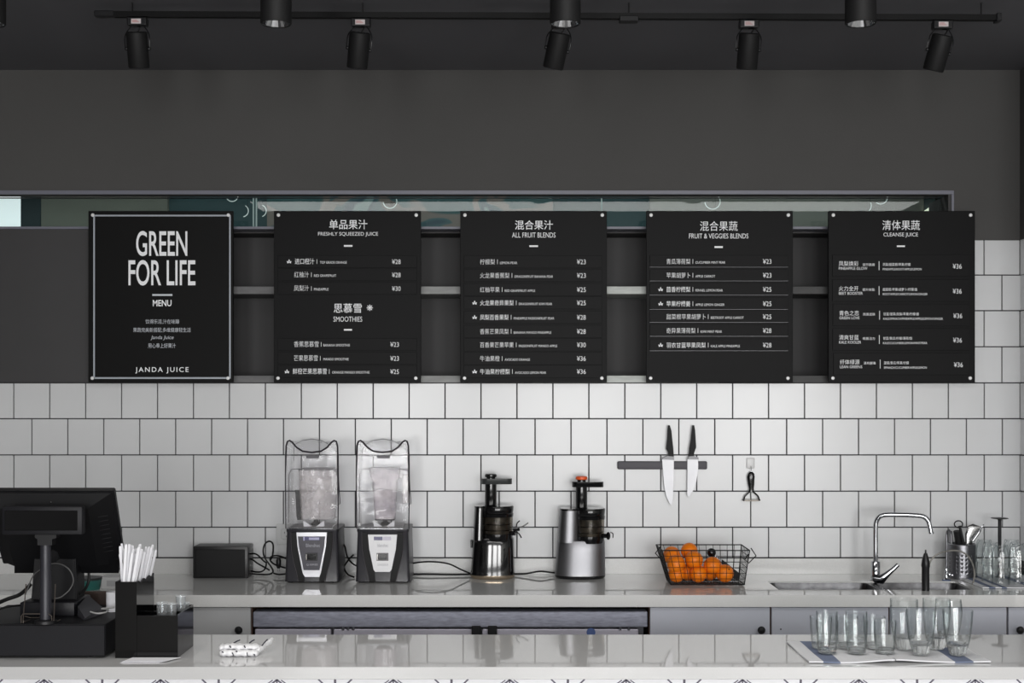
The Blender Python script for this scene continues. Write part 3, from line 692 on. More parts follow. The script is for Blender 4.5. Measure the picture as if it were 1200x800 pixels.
# knife rack
t = thing('knife_rack', 'dark grey magnetic bar fixed to the white tiles', 'knife rack', P(775, 549, D0-.01))
b = BM(); box(b, PX(723.2, D0), PX(828, D0), -.024, -.0065, PZ(549.5, D0), PZ(540, D0), .006, 3); obj('bar', b, mat('rack_grey', (84, 82, 88), .6), t, True)
def knife(label, blade, handle, bolster):
    d = D0-.03; t = thing('kitchen_knife', label, 'knife', P(handle[0][0], handle[0][1], d), 'knives on the magnetic bar')
    f = lambda pts: [(PX(710+x/3.635, d), PZ(480+y/3.635, d)) for x, y in pts]
    b = BM(); prism(b, f(blade), -.0275, -.0248); obj('blade', b, mat('blade_steel', (176, 176, 179), .36, metal=.35, var=.08), t)
    b = BM(); prism(b, f(handle), -.038, -.0225, .003); obj('handle', b, M_BLACKM, t, True)
    b = BM(); prism(b, f(bolster), -.0345, -.0242, .001); obj('bolster', b, mat('bolster_steel', (120, 120, 122), .4, metal=.3), t)
knife('longer chef knife, left on the magnetic bar, black handle upward', [(240, 210), (290, 214), (289, 300), (287, 370), (281, 408), (272, 398), (258, 368), (250, 330), (244, 270)],
      [(265, 66), (272, 66), (279, 90), (283, 130), (287, 165), (289, 199), (267, 197), (265, 180), (257, 165), (262, 120), (263, 90)], [(243, 203), (266, 195), (290, 199), (290, 214), (240, 211)])
knife('shorter kitchen knife, right on the magnetic bar, black handle upward', [(348, 210), (394, 212), (393, 260), (385, 310), (372, 345), (353, 372), (347, 362), (348, 300)],
      [(369, 66), (376, 66), (380, 90), (384, 160), (376, 182), (374, 197), (353, 198), (356, 165), (362, 130), (366, 90)], [(350, 205), (356, 196), (374, 195), (394, 203), (394, 212), (348, 211)])
# hook + peeler
d = D0-.012
t = thing('adhesive_hook', 'small white adhesive hook above the peeler', 'hook', P(879, 549, d))
b = BM(); box(b, PX(875, d), PX(884.5, d), -.010, -.0062, PZ(549, d), PZ(536.3, d), .004, 3); obj('plate', b, mat('hook_white', (222, 222, 222), .3), t, True)
b = BM(); p = P(880, 546, d); tube(b, [(p.x, -.010, p.z), (p.x, -.018, p.z-.012), (p.x, -.022, p.z-.022), (p.x, -.018, p.z-.026)], .0012, 6, smooth=3); obj('wire', b, M_CHROME, t, True)
d = D0-.02
t = thing('peeler', 'black handled y-shaped peeler hanging on the tiles', 'peeler', P(880, 553, d))
g = lambda x, y, yy=-.022: Vector((PX(710+x/3.635, d), yy, PZ(480+y/3.635, d)))
b = BM()
hp = [(619, 264, 5), (619, 272, 13), (618, 285, 16), (618, 300, 14.5), (619, 318, 13), (620, 335, 10), (620, 350, 11)]
rings = []
for x, y, r in hp:
    c = g(x, y); R = r/3.635*d/F
    rings.append([c+Vector((math.cos(a)*R, math.sin(a)*R*.5, 0)) for a in [2*math.pi*k/12 for k in range(12)]])
loft(b, rings)
for sg in (-1, 1): tube(b, [g(620+sg*4, 346), g(620+sg*16, 356), g(620+sg*28, 368), g(620+sg*33, 384)], .0032, 8, smooth=4)
obj('handle', b, M_BLACKG, t, True)
b = BM(); c = g(618, 284, -.0315); lathe(b, [(.004, 0), (.0042, .0008), (.001, .001)], seg=12); xform(b, Matrix.Translation(c) @ Matrix.Rotation(math.pi/2, 4, 'X') @ Matrix.Scale(1.8, 4, (0, 1, 0))); obj('inset', b, mat('inset_grey', (150, 150, 150), .4), t)
b = BM(); box(b, g(590, 0).x, g(650, 0).x, -.026, -.0185, g(0, 389).z, g(0, 385).z, .0004); box(b, g(590, 0).x, g(650, 0).x, -.026, -.0185, g(0, 382).z, g(0, 380).z, .0004); obj('blade', b, mat('peeler_steel', (150, 142, 132), .4, metal=.3), t)
for x in (586, 654):
    b = BM(); c = g(x, 384, -.022); ball(b, c, .0042, u=12, v=8); obj('pivot', b, M_BLACKG, t, True)

# ------------------------------------------------------------------ back counter things
# speaker box
t = thing('speaker_box', 'black rectangular box standing left of the blenders', 'box', P(260, 676, 5.45))
b = BM(); d1 = 5.455; box(b, PX(226, d1), PX(290.5, d1), d1-D0, -.03, ZB, PZ(640, d1), .004, 2); obj('body', b, mat('box_black', (30, 30, 31), .4), t, True)
b = BM(); box(b, PX(229, d1), PX(287, d1), d1-D0-.003, d1-D0+.0, ZB+.006, PZ(643.5, d1), .002); obj('front_grille', b, M_BLACKM, t)
# cables near the box
def cable(pts, label, r=.0035, m=M_CABLE, sm=6, grp=None, parent=None, name='power_cable', cat='cable'):
    b = BM(); tube(b, pts, r, 8, smooth=sm)
    if parent is not None: return obj(name, b, m, parent, True)
    base = Vector(pts[0]); t = obj(name, b, m, None, True); tag(t, label, cat, grp); return t
zc_ = ZB+.0045
f5 = lambda x, y, d: P(280+x/10, 620+y/10, d)
cable([f5(105, 290, 5.50), f5(200, 290, 5.47), f5(290, 370, 5.46), f5(320, 400, 5.47), f5(300, 470, 5.48), f5(240, 500, 5.48), f5(140, 490, 5.5)], 'black cable curling from the box, rounded loop nearest it')
cable([f5(105, 355, 5.52), f5(150, 350, 5.50), f5(220, 400, 5.49), f5(290, 440, 5.50), f5(360, 480, 5.51)], 'short straight black cable crossing behind the tangle')
cable([f5(110, 515, 5.49), f5(230, 527, 5.49), f5(350, 527, 5.47), f5(400, 495, 5.46), f5(370, 430, 5.45), f5(300, 330, 5.45), f5(285, 240, 5.46), f5(310, 165, 5.47), f5(360, 140, 5.48), f5(400, 180, 5.48), f5(395, 300, 5.49), f5(370, 360, 5.50)], 'black cable with the tall narrow loop between box and blender')
cable([f5(620, 470, 5.50), f5(500, 440, 5.49), f5(400, 400, 5.48), f5(365, 350, 5.48), f5(390, 315, 5.49), f5(460, 310, 5.50), f5(560, 345, 5.52)], 'black cable looping into the back of the left blender')
cable([f5(410, 515, 5.50), f5(470, 528, 5.48), f5(560, 520, 5.50)], 'short black cable lying at the left blender foot')
t = thing('power_plug', 'black plug hanging in the cable tangle beside the left blender', 'plug', f5(465, 400, 5.50))
b = BM(); c = f5(465, 400, 5.50); lathe(b, [(.006, -.02), (.010, -.012), (.011, .012), (.007, .022)], c, 10); obj('plug_body', b, M_BLACK, t, True)
b = BM(); 
for dx in (-.004, .004): box(b, c.x+dx-.001, c.x+dx+.001, c.y-.002, c.y+.002, c.z-.032, c.z-.019)
obj('pin', b, M_CHROME, t)
# cables between blenders & to juicers
cable([P(399, 634, 5.52), P(404, 640, 5.5), P(407, 652, 5.5), P(413, 660, 5.52), P(421, 664, 5.56)], 'black cable between the two blenders, upper strand')
cable([P(399, 668, 5.5), P(404, 662, 5.5), P(409, 655, 5.52), P(414, 650, 5.55)], 'black cable between the two blenders, crossing strand')
cable([P(401, 652, 5.53), P(403, 665, 5.5), P(408, 673, 5.48), P(415, 676.0, 5.46)], 'black cable between the two blenders, lowest strand')
cable([P(478, 661, 5.53), P(492, 658.5, 5.5), P(508, 658, 5.49), P(526, 660.5, 5.49), P(540, 667, 5.49), P(552, 672, 5.5)], 'black cable arching from the right blender to the black juicer', .0033)
cable([P(478, 672.8, 5.53), P(500, 672.5, 5.52), P(530, 673, 5.52), P(556, 672.5, 5.53)], 'black cable lying flat from the right blender to the black juicer', .0038)
cable([P(600, 672.3, 5.54), P(616, 672, 5.52), P(632, 669.3, 5.52), P(646, 670.5, 5.53), P(656, 671.5, 5.54)], 'black cable between the black juicer and the silver juicer', .0036)

# blenders
def blender(cx, label, white, jar):
    d = 5.32; y0 = d-D0; y1 = y0+.225
    sc = d/F
    t = thing('blender', label, 'blender', (PX(cx, d), (y0+y1)/2, ZB), 'blenders with sound hoods')
    X = lambda x: PX(cx+x, d)
    Z = lambda y: PZ(y, d)
    # motor base, slightly flared
    n = 8
    def rr(hw, ya, yb, z, r=.012):
        out = []
        xa, xb = X(0)-hw, X(0)+hw
        for (px_, py_, a0) in ((xb-r, yb-r, 0), (xa+r, yb-r, 90), (xa+r, ya+r, 180), (xb-r, ya+r, 270)):
            for k in range(4):
                a = math.radians(a0+30*k); out.append((px_+r*math.cos(a), py_+r*math.sin(a), z))
        return out
    b = BM(); loft(b, [rr(32*sc, y0, y1, ZB+.006), rr(31.8*sc, y0, y1, ZB+.012), rr(29.8*sc, y0+.004, y1, Z(624), .01), rr(30.5*sc, y0+.002, y1, Z(622.5), .01), rr(30.5*sc, y0+.002, y1, Z(619.8), .01)]); obj('motor_base', b, mat('base_dark', (44, 43, 48), .35, spec=.5), t, True)
    for fx in (-26, 26):
        for yy in (y0+.02, y1-.02):
            b = BM(); lathe(b, [(.010, 0), (.012, .007)], (X(fx), yy, ZB+.0002), 12); obj('foot', b, M_BLACK, t, True)
    # curved black side fins and lighter trim on the front
    def fin(sg, pts, m, nm, dy):
        b = BM(); pr = [(X(sg*x), Z(y)) for x, y in pts]; 
        if sg < 0: pr = pr[::-1]
        prism(b, pr, y0-dy, y0+.012, .0008); obj(nm, b, m, t)
    for sg in (-1, 1):
        fin(sg, [(24, 623.5), (23.8, 640), (21.5, 655), (17.5, 670), (15, 681), (8.5, 681), (9.5, 672), (14, 655), (16.5, 640), (17.3, 623.5)], M_BLACKM, 'side_fin', .005)
        b = BM(); tube(b, [P(cx+sg*x, y, d-.006) for x, y in ((24.5, 623.5), (24.2, 640), (22, 655), (18, 670), (15.6, 681))], .0012, 5, smooth=3); obj('trim_line', b, mat('trim_grey', (120, 116, 120), .3, metal=.6), t)
    # face plate
    M_FP = mat('face_white', (238, 238, 240), .35) if white else mat('face_dark', (58, 56, 66), .35)
    if white: pts = [(-17, 626), (17, 626), (15.5, 643), (12.5, 657), (10.5, 667), (8.5, 669.5), (-8.5, 669.5), (-10.5, 667), (-12.5, 657), (-15.5, 643)]
    else:
        pts = [(-17.8, 623.5), (17.8, 623.5), (16.6, 640), (13.5, 656), (10.7, 671), (9, 675.5), (-8, 675.5), (-10.5, 671), (-13.5, 656), (-16.5, 640)]
        b = BM(); prism(b, [(X(x), Z(y)) for x, y in pts][::-1], y0-.008, y0+.01, .001); obj('face_surround', b, mat('surround_white', (225, 225, 230), .25, metal=.3), t)
        pts = [(-16, 628), (16, 628), (14.8, 640), (11.8, 655), (9.3, 667.5), (-9.3, 667.5), (-11.8, 655), (-14.8, 640)]
    b = BM(); prism(b, [(X(x), Z(y)) for x, y in pts][::-1], y0-.010, y0+.01, .0008); obj('face_plate', b, M_FP, t)
    yd = y0-.0115
    b = BM(); box(b, X(-10), X(0) if white else X(10), yd, yd+.003, Z(632.5), Z(628.3), .0005); dp = obj('display', b, mat('lcd', (60, 58, 92), .2, emit=(90, 90, 150), estr=.12), t)
    if white:
        b = BM(); box(b, X(0.6), X(10), yd, yd+.003, Z(632.5), Z(628.3), .0005); obj('display_cover', b, mat('lcd2', (205, 200, 215), .3), t)
    else:
        b = BM(); box(b, X(-3), X(9), yd-.0004, yd+.001, Z(632), Z(629.3)); box(b, X(-9.5), X(-8), yd-.0004, yd+.001, Z(633), Z(628.5)); obj('display_digits', b, mat('lcd3', (170, 168, 200), .3), dp)
    b = BM(); box(b, X(-7), X(7), yd+.0002, yd+.004, Z(656.5), Z(647.3), .001); bz = obj('button_bezel', b, mat('bezel', (92, 90, 92), .3) if white else M_BLACK, t)
    b = BM(); box(b, X(-5), X(5), yd-.0035, yd+.004, Z(655), Z(649), .001); obj('button', b, M_BLACKG, bz)
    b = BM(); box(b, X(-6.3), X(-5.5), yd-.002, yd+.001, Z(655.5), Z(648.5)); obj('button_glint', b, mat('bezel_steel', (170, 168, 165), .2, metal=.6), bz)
    dl = D0+y0-.0108
    ink = mat('pale_ink', (188, 188, 192), .5) if white else mat('grey_ink', (150, 150, 158), .5)
    lettering([('blendtec' if white else 'Blendtec', cx-(6 if white else 7), cx+(6.5 if white else 9.5), 636.8, 640.8, .01), ('CONNOISSEUR' if white else 'Q-SERIES', cx-6.5, cx+(6.5 if white else 7), 660.3, 662.8, .01)], dl, ink, t)
    # drive deck
    dz = Z(619.8); ym = (y0+y1)/2
    b = BM(); box(b, X(-22), X(22), y0+.035, y1-.03, dz, dz+.006, .002); obj('jar_pad', b, mat('pad_grey', (120, 118, 120), .4), t)
    b = BM(); box(b, X(-27), X(24), y0+.0, y0+.010, dz-.001, dz+.004, .001); obj('front_lip', b, M_CHROME, t)
    for sg in (-1, 1):
        b = BM(); prism(b, [(X(sg*3), dz+.006), (X(sg*12), dz+.006), (X(sg*12.5), dz+.028), (X(sg*10.5), dz+.026)][::-sg], y0+.05, y0+.075); obj('jar_guide', b, M_PAPER, t)
    b = BM(); lathe(b, [(.022, .006), (.018, .016), (.010, .02), (.008, .03), (.001, .032)], (X(0), ym, dz), 16); obj('drive_socket', b, M_BLACK, t, True)
    # hood
    hy0, hy1 = y0+.012, y1-.02
    outl = [(-30.5, 619), (-30.8, 590), (-31, 560), (-30.5, 535), (-30, 522), (-28.5, 517), (-26, 516), (-23, 518), (-18, 524), (-11, 528.5), (0, 530), (11, 528.5), (18, 524), (23, 518), (26, 516), (28.5, 517), (30, 522), (30.5, 535), (30.8, 560), (31, 590), (30.5, 619)]
    b = BM()
    fro = [P(cx+x, y, D0+hy0) for x, y in outl]
    vv = [b.verts.new(p) for p in fro]; b.faces.new(vv[::-1])
    # back wall with arched top
    arch = [(-28.5, 619), (-28.5, 540), (-27, 528), (-20, 521), (-11, 516), (0, 514.2), (11, 516), (20, 521), (27, 528), (28.5, 540), (28.5, 619)]
    kk = (D0+hy0)/(D0+hy1)
    bk = [P(cx+x/kk, HY+(y-HY)*1.0, D0+hy1) for x, y in arch]
    cxw = X(0)
    bk = [Vector((max(-31*sc, min(31*sc, p.x-cxw))+cxw, p.y, p.z)) for p in bk]
    v2 = [b.verts.new(p) for p in bk]; b.faces.new(v2)
    # sides
    for i0, j0 in ((0, 0), (len(fro)-1, len(bk)-1)):
        i1 = 4 if i0 == 0 else len(fro)-5
        j1 = 2 if j0 == 0 else len(bk)-3
        b.faces.new([b.verts.new(q) for q in (fro[i0], fro[i1], bk[j1], bk[j0])])
    # top skin between front dip and rear arch
    fi = fro[4:-4]; bi = []
    for q in range(len(fi)):
        tt = q/(len(fi)-1)*(len(bk)-5); a = int(min(tt, len(bk)-6)); bi.append(bk[2+a].lerp(bk[3+a], tt-a))
    va = [b.verts.new(p) for p in fi]; mid = [b.verts.new((p.lerp(q, .5)+Vector((0, 0, .006)))) for p, q in zip(fi, bi)]; vb = [b.verts.new(p) for p in bi]
    for q in range(len(fi)-1):
        b.faces.new((va[q], va[q+1], mid[q+1], mid[q])); b.faces.new((mid[q], mid[q+1], vb[q+1], vb[q]))
    hood = obj('hood', b, M_CLEAR, t, False)
    b = BM(); tube(b, [p+Vector((0, -.001, 0)) for p in fro[:-1]]+[P(cx+31, 590, D0+hy0), P(cx+33, 590, D0+hy0)][:0]+[fro[-1]], [.0022 if (i < 3 or i > 18) else .0036 for i in range(21)], 8); obj('hood_seal', b, mat('seal_dark', (34, 28, 36), .5), hood, True)
    b = BM(); tube(b, [P(cx+30.5, 545, d), P(cx+31.8, 570, d), P(cx+33.2, 590, d), P(cx+31.5, 591, d), P(cx+30, 572, d)], .0016, 6); obj('hinge_arm', b, mat('seal_dark', (34, 28, 36), .5), hood)
    b = BM(); tube(b, [p for p in bk[1:-1]], .0014, 6); obj('rear_edge', b, mat('edge_grey', (105, 105, 108), .3), hood)
    dw = D0+hy0+.012
    b = BM(); tube(b, [P(cx-27.5, 612, dw), P(cx-27, 556, dw), P(cx-24, 550, dw), P(cx-18, 549.2, dw), P(cx+18, 549.2, dw), P(cx+26, 549.8, dw), P(cx+28, 552, dw)], .0013, 6); obj('door_edge', b, mat('edge_dark', (64, 60, 64), .3), hood)
    b = BM(); box(b, X(-7), X(8), hy0-.004, hy0-.0008, Z(537), Z(533.7), .0005); obj('hood_tag', b, mat('tag_grey', (74, 72, 78), .4), hood)
    b = BM(); tube(b, [P(cx-24, 533.5, D0+hy1-.01), P(cx-10, 534, D0+hy1-.01), P(cx+24, 533.5, D0+hy1-.01)], .001, 5); obj('crease', b, mat('edge_grey', (105, 105, 108), .3), hood)
    # jar
    if jar == 'wide':
        b = BM(); loft(b, [rr2(X(3), .070, ym, .070, dz+.034), rr2(X(3), .064, ym, .064, dz+.036), rr2(X(3), .072, ym, .072, Z(551))], cap=False)
        j = obj('jar', b, M_JAR, t, True)
        b = BM(); tube(b, [Vector(q) for q in rr2(X(3), .073, ym, .073, Z(551))], .0018, 6, closed=True); obj('rim', b, mat('edge_grey', (105, 105, 108), .3), j)
        b = BM(); loft(b, [[(X(-18)+dx, ym-.03+dy, z) for dx, dy in ((-.012-o_, -.012), (.008-o_, -.012), (.008-o_, .012), (-.012-o_, .012))] for z, o_ in ((Z(611), -.004), (Z(606), .0), (Z(580), .004), (Z(576), .008))]); obj('handle', b, M_BLACK, j)
        b = BM(); box(b, X(-17), X(-13), ym-.03, ym-.01, Z(579), Z(575)); obj('handle_arm', b, M_BLACK, j)
    else:
        w_ = sc*.97
        b = BM(); loft(b, [rr2(X(0), 11.5*sc, ym, 11.5*sc, dz+.03), rr2(X(0), 12.5*sc, ym, 12.5*sc, Z(600)), rr2(X(0), 14*sc, ym, 14*sc, Z(566)), rr2(X(0), 16.5*sc, ym, 16.5*sc, Z(561)), rr2(X(0), 18.3*sc, ym, 18*sc, Z(550))], cap=False)
        j = obj('jar', b, mat_jar2, t, True)
        b = BM(); tube(b, [Vector(q) for q in rr2(X(0), 18.3*sc, ym, 18*sc, Z(550))], .0016, 6, closed=True); obj('rim', b, mat('edge_grey', (105, 105, 108), .3), j)
        b = BM(); loft(b, [rr2(X(0), 11.6*sc, ym, 11.6*sc, dz+.028), rr2(X(0), 12.2*sc, ym, 12.2*sc, dz+.033)]); obj('jar_base', b, mat('edge_dark', (64, 60, 64), .3), j)
        b = BM(); box(b, X(17), X(21), ym-.02, ym+.02, Z(562), Z(551.5), .003); box(b, X(20.5), X(27.5), ym-.02, ym+.02, Z(592), Z(551.5), .004); obj('handle', b, M_JAR, j)
        b = BM(); tube(b, [Vector((X(-9), ym, Z(599))), Vector((X(-7), ym, Z(603))), Vector((X(0), ym, Z(603.5))), Vector((X(7), ym, Z(603))), Vector((X(9.5), ym, Z(598)))], .0028, 6, smooth=3); obj('blade', b, M_STEEL, j)
        lettering([('blendtec', cx-9, cx+6, 571, 574, .01)], D0+ym-14.4*sc, mat('edge_grey', (105, 105, 108), .3), j)
def rr2(cx, hw, cy, hd, z, r=.014):
    out = []
    for (px_, py_, a0) in ((cx+hw-r, cy+hd-r, 0), (cx-hw+r, cy+hd-r, 90), (cx-hw+r, cy-hd+r, 180), (cx+hw-r, cy-hd+r, 270)):
        for k in range(5):
            a = math.radians(a0+22.5*k); out.append((px_+r*math.cos(a), py_+r*math.sin(a), z))
    return out
mat_jar2 = thin_glass('frosted_jar', (232, 230, 236), 1.5, .08, haze=.6, hazec=(255, 246, 248))
blender(365.5, 'black blender with dark control panel and open hood jar, left of the pair', False, 'wide')
blender(448.5, 'black blender with white control panel and narrow square jar, right of the pair', True, 'square')

# juicers
def juicer(label, silver, xb0, xb1, xt0, xd0, xd1, ytop, ydr, ybot, nx0, nx1, ytray, tx0, tx1, ycap):
    d = 5.49; yc = d-D0; sc = d/F
    t = thing('slow_juicer', label, 'juicer', (PX((xb0+xb1)/2, d), yc, ZB), 'juicers on the back worktop')
    Z = lambda y: PZ(y, d); X = lambda x: PX(x, d)
    body = M_SILVER if silver else mat('piano_black', (12, 12, 13), .12, spec=.6, coat=.6)
    hd = .075
    def el(xa, xb, z, k=1, n=28, p=2.6, yo=0):
        cx = (X(xa)+X(xb))/2; rx = (X(xb)-X(xa))/2; out = []
        for i in range(n):
            a = 2*math.pi*i/n; ca, sa = math.cos(a), math.sin(a)
            out.append((cx+math.copysign(abs(ca)**(2/p), ca)*rx, yc+yo+math.copysign(abs(sa)**(2/p), sa)*hd*k, z))
        return out
    # lower body
    b = BM(); L = (xt0-xb0)/(ytop-ybot)
    lx = lambda y: xb0+(ybot-y)*(xt0-xb0)/(ybot-ytop)
    rx_ = lambda y: xb1-(ybot-y)*(xb1-xd1)/(ybot-ytop)
    loft(b, [el(xb0, xb1, Z(ybot-5.5)), el(lx(ydr+12), rx_(ydr+12), Z(ydr+12), .96), el(lx(ydr+2), rx_(ydr+2), Z(ydr+1), .92), el(lx(ydr)+1, rx_(ydr)-1, Z(ydr), .9)]); obj('body', b, body, t, True)
    # rear column left of the drum
    b = BM(); xs = xd0
    loft(b, [el(lx(ydr+1), xs+6, Z(ydr+2), .9), el(lx(ytop+2), xs+6, Z(ytop+2), .84)]); obj('column', b, body, t, True)
    b = BM(); loft(b, [el(lx(ytop+2), xs+6, Z(ytop+2), .85), el(lx(ytop)-.3, xs+6, Z(ytop-.2), .83)]); obj('column_cap', b, M_BLACKG, t, True)
    # base foot
    b = BM(); loft(b, [el(xb0+1.5, xb1-1.5, ZB+.0003, .96), el(xb0, xb1, ZB+.006, 1), el(xb0, xb1, Z(ybot-5.5), 1)]); obj('base_ring', b, M_BLACKG if silver else mat('base_bronze', (160, 145, 125), .25, metal=.8), t, True)
    # drum
    cx = (X(xd0)+X(xd1))/2+.0; r = (X(xd1)-X(xd0))/2; cyd = yc-.012
    b = BM(); lathe(b, [(r*.93, Z(ydr)), (r*.96, Z(ydr-6)), (r*.98, Z(ytop+11))], (cx, cyd, 0), 32, cap=False); obj('drum', b, thin_glass('smoked_drum', (205, 200, 192), 1.4, .08), t, True)
    b = BM(); lathe(b, [(r*.8, Z(ydr)), (r*.8, Z(ytop+11))], (cx, cyd, 0), 32); st = obj('strainer', b, mat('strainer', (78, 75, 70), .4, metal=.2, var=.7, vscale=45), t, True)
    for yy in (ydr-2, ydr-9, ydr-16):
        b = BM(); lathe(b, [(r*.8, -.0018), (r*.86, -.0018), (r*.86, .0018), (r*.8, .0018)], (cx, cyd, Z(yy)), 28); obj('strainer_band', b, M_BLACKG, st, True)
    b = BM(); lathe(b, [(r*1.0, Z(ytop+12.5)), (r*1.02, Z(ytop+9)), (r*.98, Z(ytop+8)), (r*1.0, Z(ytop+7)), (r*1.03, Z(ytop+1)), (r*.99, Z(ytop-.3)), (r*.3, Z(ytop-.3))], (cx, cyd, 0), 32); obj('lid', b, M_BLACKG, t, True)
    b = BM(); lathe(b, [(r*.95, Z(ydr+3)), (r*.97, Z(ydr-1)), (r*.97, Z(ydr-5)), (r*.7, Z(ydr-5.3))], (cx, cyd, 0), 32); obj('drum_base', b, M_BLACKG, t, True)
    b = BM(); lathe(b, [((nx1-nx0)/2*sc*1.15, Z(ytop)), ((nx1-nx0)/2*sc, Z(ytop-1.5)), ((nx1-nx0)/2*sc, Z(ytray+4))], ((X(nx0)+X(nx1))/2, cyd, 0), 20); obj('feed_tube', b, M_BLACKG, t, True)
    # tray: elongated scoop
    b = BM(); xa, xb = X(tx0), X(tx1)
    def ring(k, z):
        out = []; r1 = .026*k
        for i in range(24):
            a = 2*math.pi*i/24; q = Vector((math.cos(a), math.sin(a)))
            cx_ = (xb-r1) if q.x > 0 else (xa+r1*.95); out.append((cx_+q.x*r1, cyd+q.y*r1*1.15, z))
        return out
    loft(b, [ring(.86, Z(ytray+6.3)), ring(.97, Z(ytray+4.5)), ring(1, Z(ytray))]); obj('hopper_tray', b, mat('tray_smoke', (52, 54, 54), .3) if not silver else M_BLACKG, t, True)
    cxn = (X(nx0)+X(nx1))/2; rn = (nx1-nx0)/2*sc
    b = BM(); lathe(b, [(rn*.75, Z(ytray)), (rn*.75, Z(ycap+4.5)), (rn*.95, Z(ycap+3.6)), (rn*1.0, Z(ycap+3))], (cxn, cyd, 0), 20); pu = obj('pusher', b, M_BLACKG, t, True)
    b = BM(); lathe(b, [(rn*1.0, Z(ycap+3.8)), (rn*1.04, Z(ycap+2.5)), (rn*1.0, Z(ycap+.8)), (rn*.8, Z(ycap)), (.001, Z(ycap)+.0003)], (cxn, cyd, 0), 20); obj('pusher_cap', b, mat('cap_orange', (232, 92, 38), .35) if silver else M_BLACKG, pu, True)
    # outlet
    oy = ydr-5
    b = BM(); tube(b, [Vector((X(xd1-5), cyd-.01, Z(oy))), Vector((X(xd1+2.5), cyd-.02, Z(oy-.3)))], .009, 12); obj('outlet', b, M_BLACKG, t, True)
    if silver:
        b = BM(); lathe(b, [(.008, 0), (.014, .002), (.017, .009), (.014, .013), (.008, .016)], seg=16); xform(b, Matrix.Translation((X(xd1+1.5), cyd-.02, Z(oy-.3))) @ Matrix.Rotation(math.pi/2, 4, 'Y')); ot = obj('outlet_cap', b, M_BLACKG, t, True)
        b = BM(); tube(b, [Vector((X(xd1+6), cyd-.02, Z(oy-4.5))), Vector((X(xd1+9), cyd-.02, Z(oy-3))), Vector((X(xd1+9), cyd-.02, Z(oy+2)))], .0022, 6, smooth=3); obj('cap_lever', b, M_BLACKG, t)
    else:
        for nm, pts, rr_ in (('cap_lever', [(602, 621), (607, 617), (612, 616), (619, 611.5)], .0028), ('cap_hinge', [(605, 616), (606, 612), (609, 609)], .0024), ('drip_stop', [(604, 622), (608, 624), (611, 629)], .0026), ('outlet_cap', [(601, 620), (609, 619)], .0065)):
            b = BM(); tube(b, [Vector((X(x), cyd-.02, Z(y))) for x, y in pts], rr_, 8, smooth=3); obj(nm, b, M_BLACKG if nm != 'cap_lever' else mat('lever_steel', (120, 120, 120), .2, metal=.8), t, True)
        b = BM(); box(b, X(551.5), X(553.5), yc-.02, yc+.0, Z(641), Z(632), .001); obj('switch', b, M_BLACK, t)
    return t
juicer('tall glossy black slow juicer with a dark feed cap', False, 551, 603.5, 556, 563.5, 601.5, 592, 629, 677.5, 568.5, 582, 560.3, 564.5, 600, 554.7)
juicer('silver slow juicer with an orange feed cap', True, 650, 709.3, 656, 673, 708.5, 595, 632, 678, 674.5, 688, 563.8, 670.5, 707, 557.5)

# orange basket
DBK = 5.24; yb0 = DBK-D0; 
bx = thing('wire_basket', 'black wire basket with side handles holding the oranges', 'basket', P(829, 686, DBK+.09))
zt = ZB+.145; zb = ZB+.006
tf = (PX(776, 5.2), PX(878.5, 5.2)); bf = (PX(786, DBK), PX(872, DBK))
y_tf, y_tb = 5.20-D0, 5.40-D0; y_bf, y_bb = 5.235-D0, 5.37-D0
tl = [Vector((tf[0], y_tf, zt)), Vector((tf[1], y_tf, zt)), Vector((tf[1]+.002, y_tb, zt)), Vector((tf[0]-.002, y_tb, zt))]
bl = [Vector((bf[0], y_bf, zb)), Vector((bf[1], y_bf, zb)), Vector((bf[1], y_bb, zb)), Vector((bf[0], y_bb, zb))]
b = BM()
for q in (tl, bl): 
    for i in range(4): tube(b, [q[i], q[(i+1) % 4]], .0024, 6)
for i in range(4): tube(b, [tl[i], bl[i]], .0022, 6)
obj('frame', b, M_BLACKM, bx)
for nm, i, j, n in (('front_mesh', 0, 1, 12), ('right_mesh', 1, 2, 7), ('back_mesh', 2, 3, 12), ('left_mesh', 3, 0, 7)):
    b = BM()
    for k in range(1, n): tube(b, [tl[i].lerp(tl[j], k/n), bl[i].lerp(bl[j], k/n)], .0011, 5)
    for k in range(1, 6): tube(b, [tl[i].lerp(bl[i], k/6), tl[j].lerp(bl[j], k/6)], .0011, 5)
    obj(nm, b, M_BLACKM, bx)
b = BM()
for k in range(1, 12): tube(b, [bl[0].lerp(bl[1], k/12), bl[3].lerp(bl[2], k/12)], .0011, 5)
for k in range(1, 6): tube(b, [bl[0].lerp(bl[3], k/6), bl[1].lerp(bl[2], k/6)], .0011, 5)
obj('bottom_mesh', b, M_BLACKM, bx)
for nm, pts in (('handle', [(774, 640), (768, 648), (776.5, 657.5), (778.5, 655)]), ('handle', [(880, 642), (886, 651), (877.5, 659.5), (872.5, 655.5), (877, 649)])):
    for dd in (5.24, 5.34)[:1]:
        b = BM(); q = [P(x, y, 5.24) for x, y in pts]; tube(b, q, .0024, 6); obj(nm, b, M_BLACKM, bx)
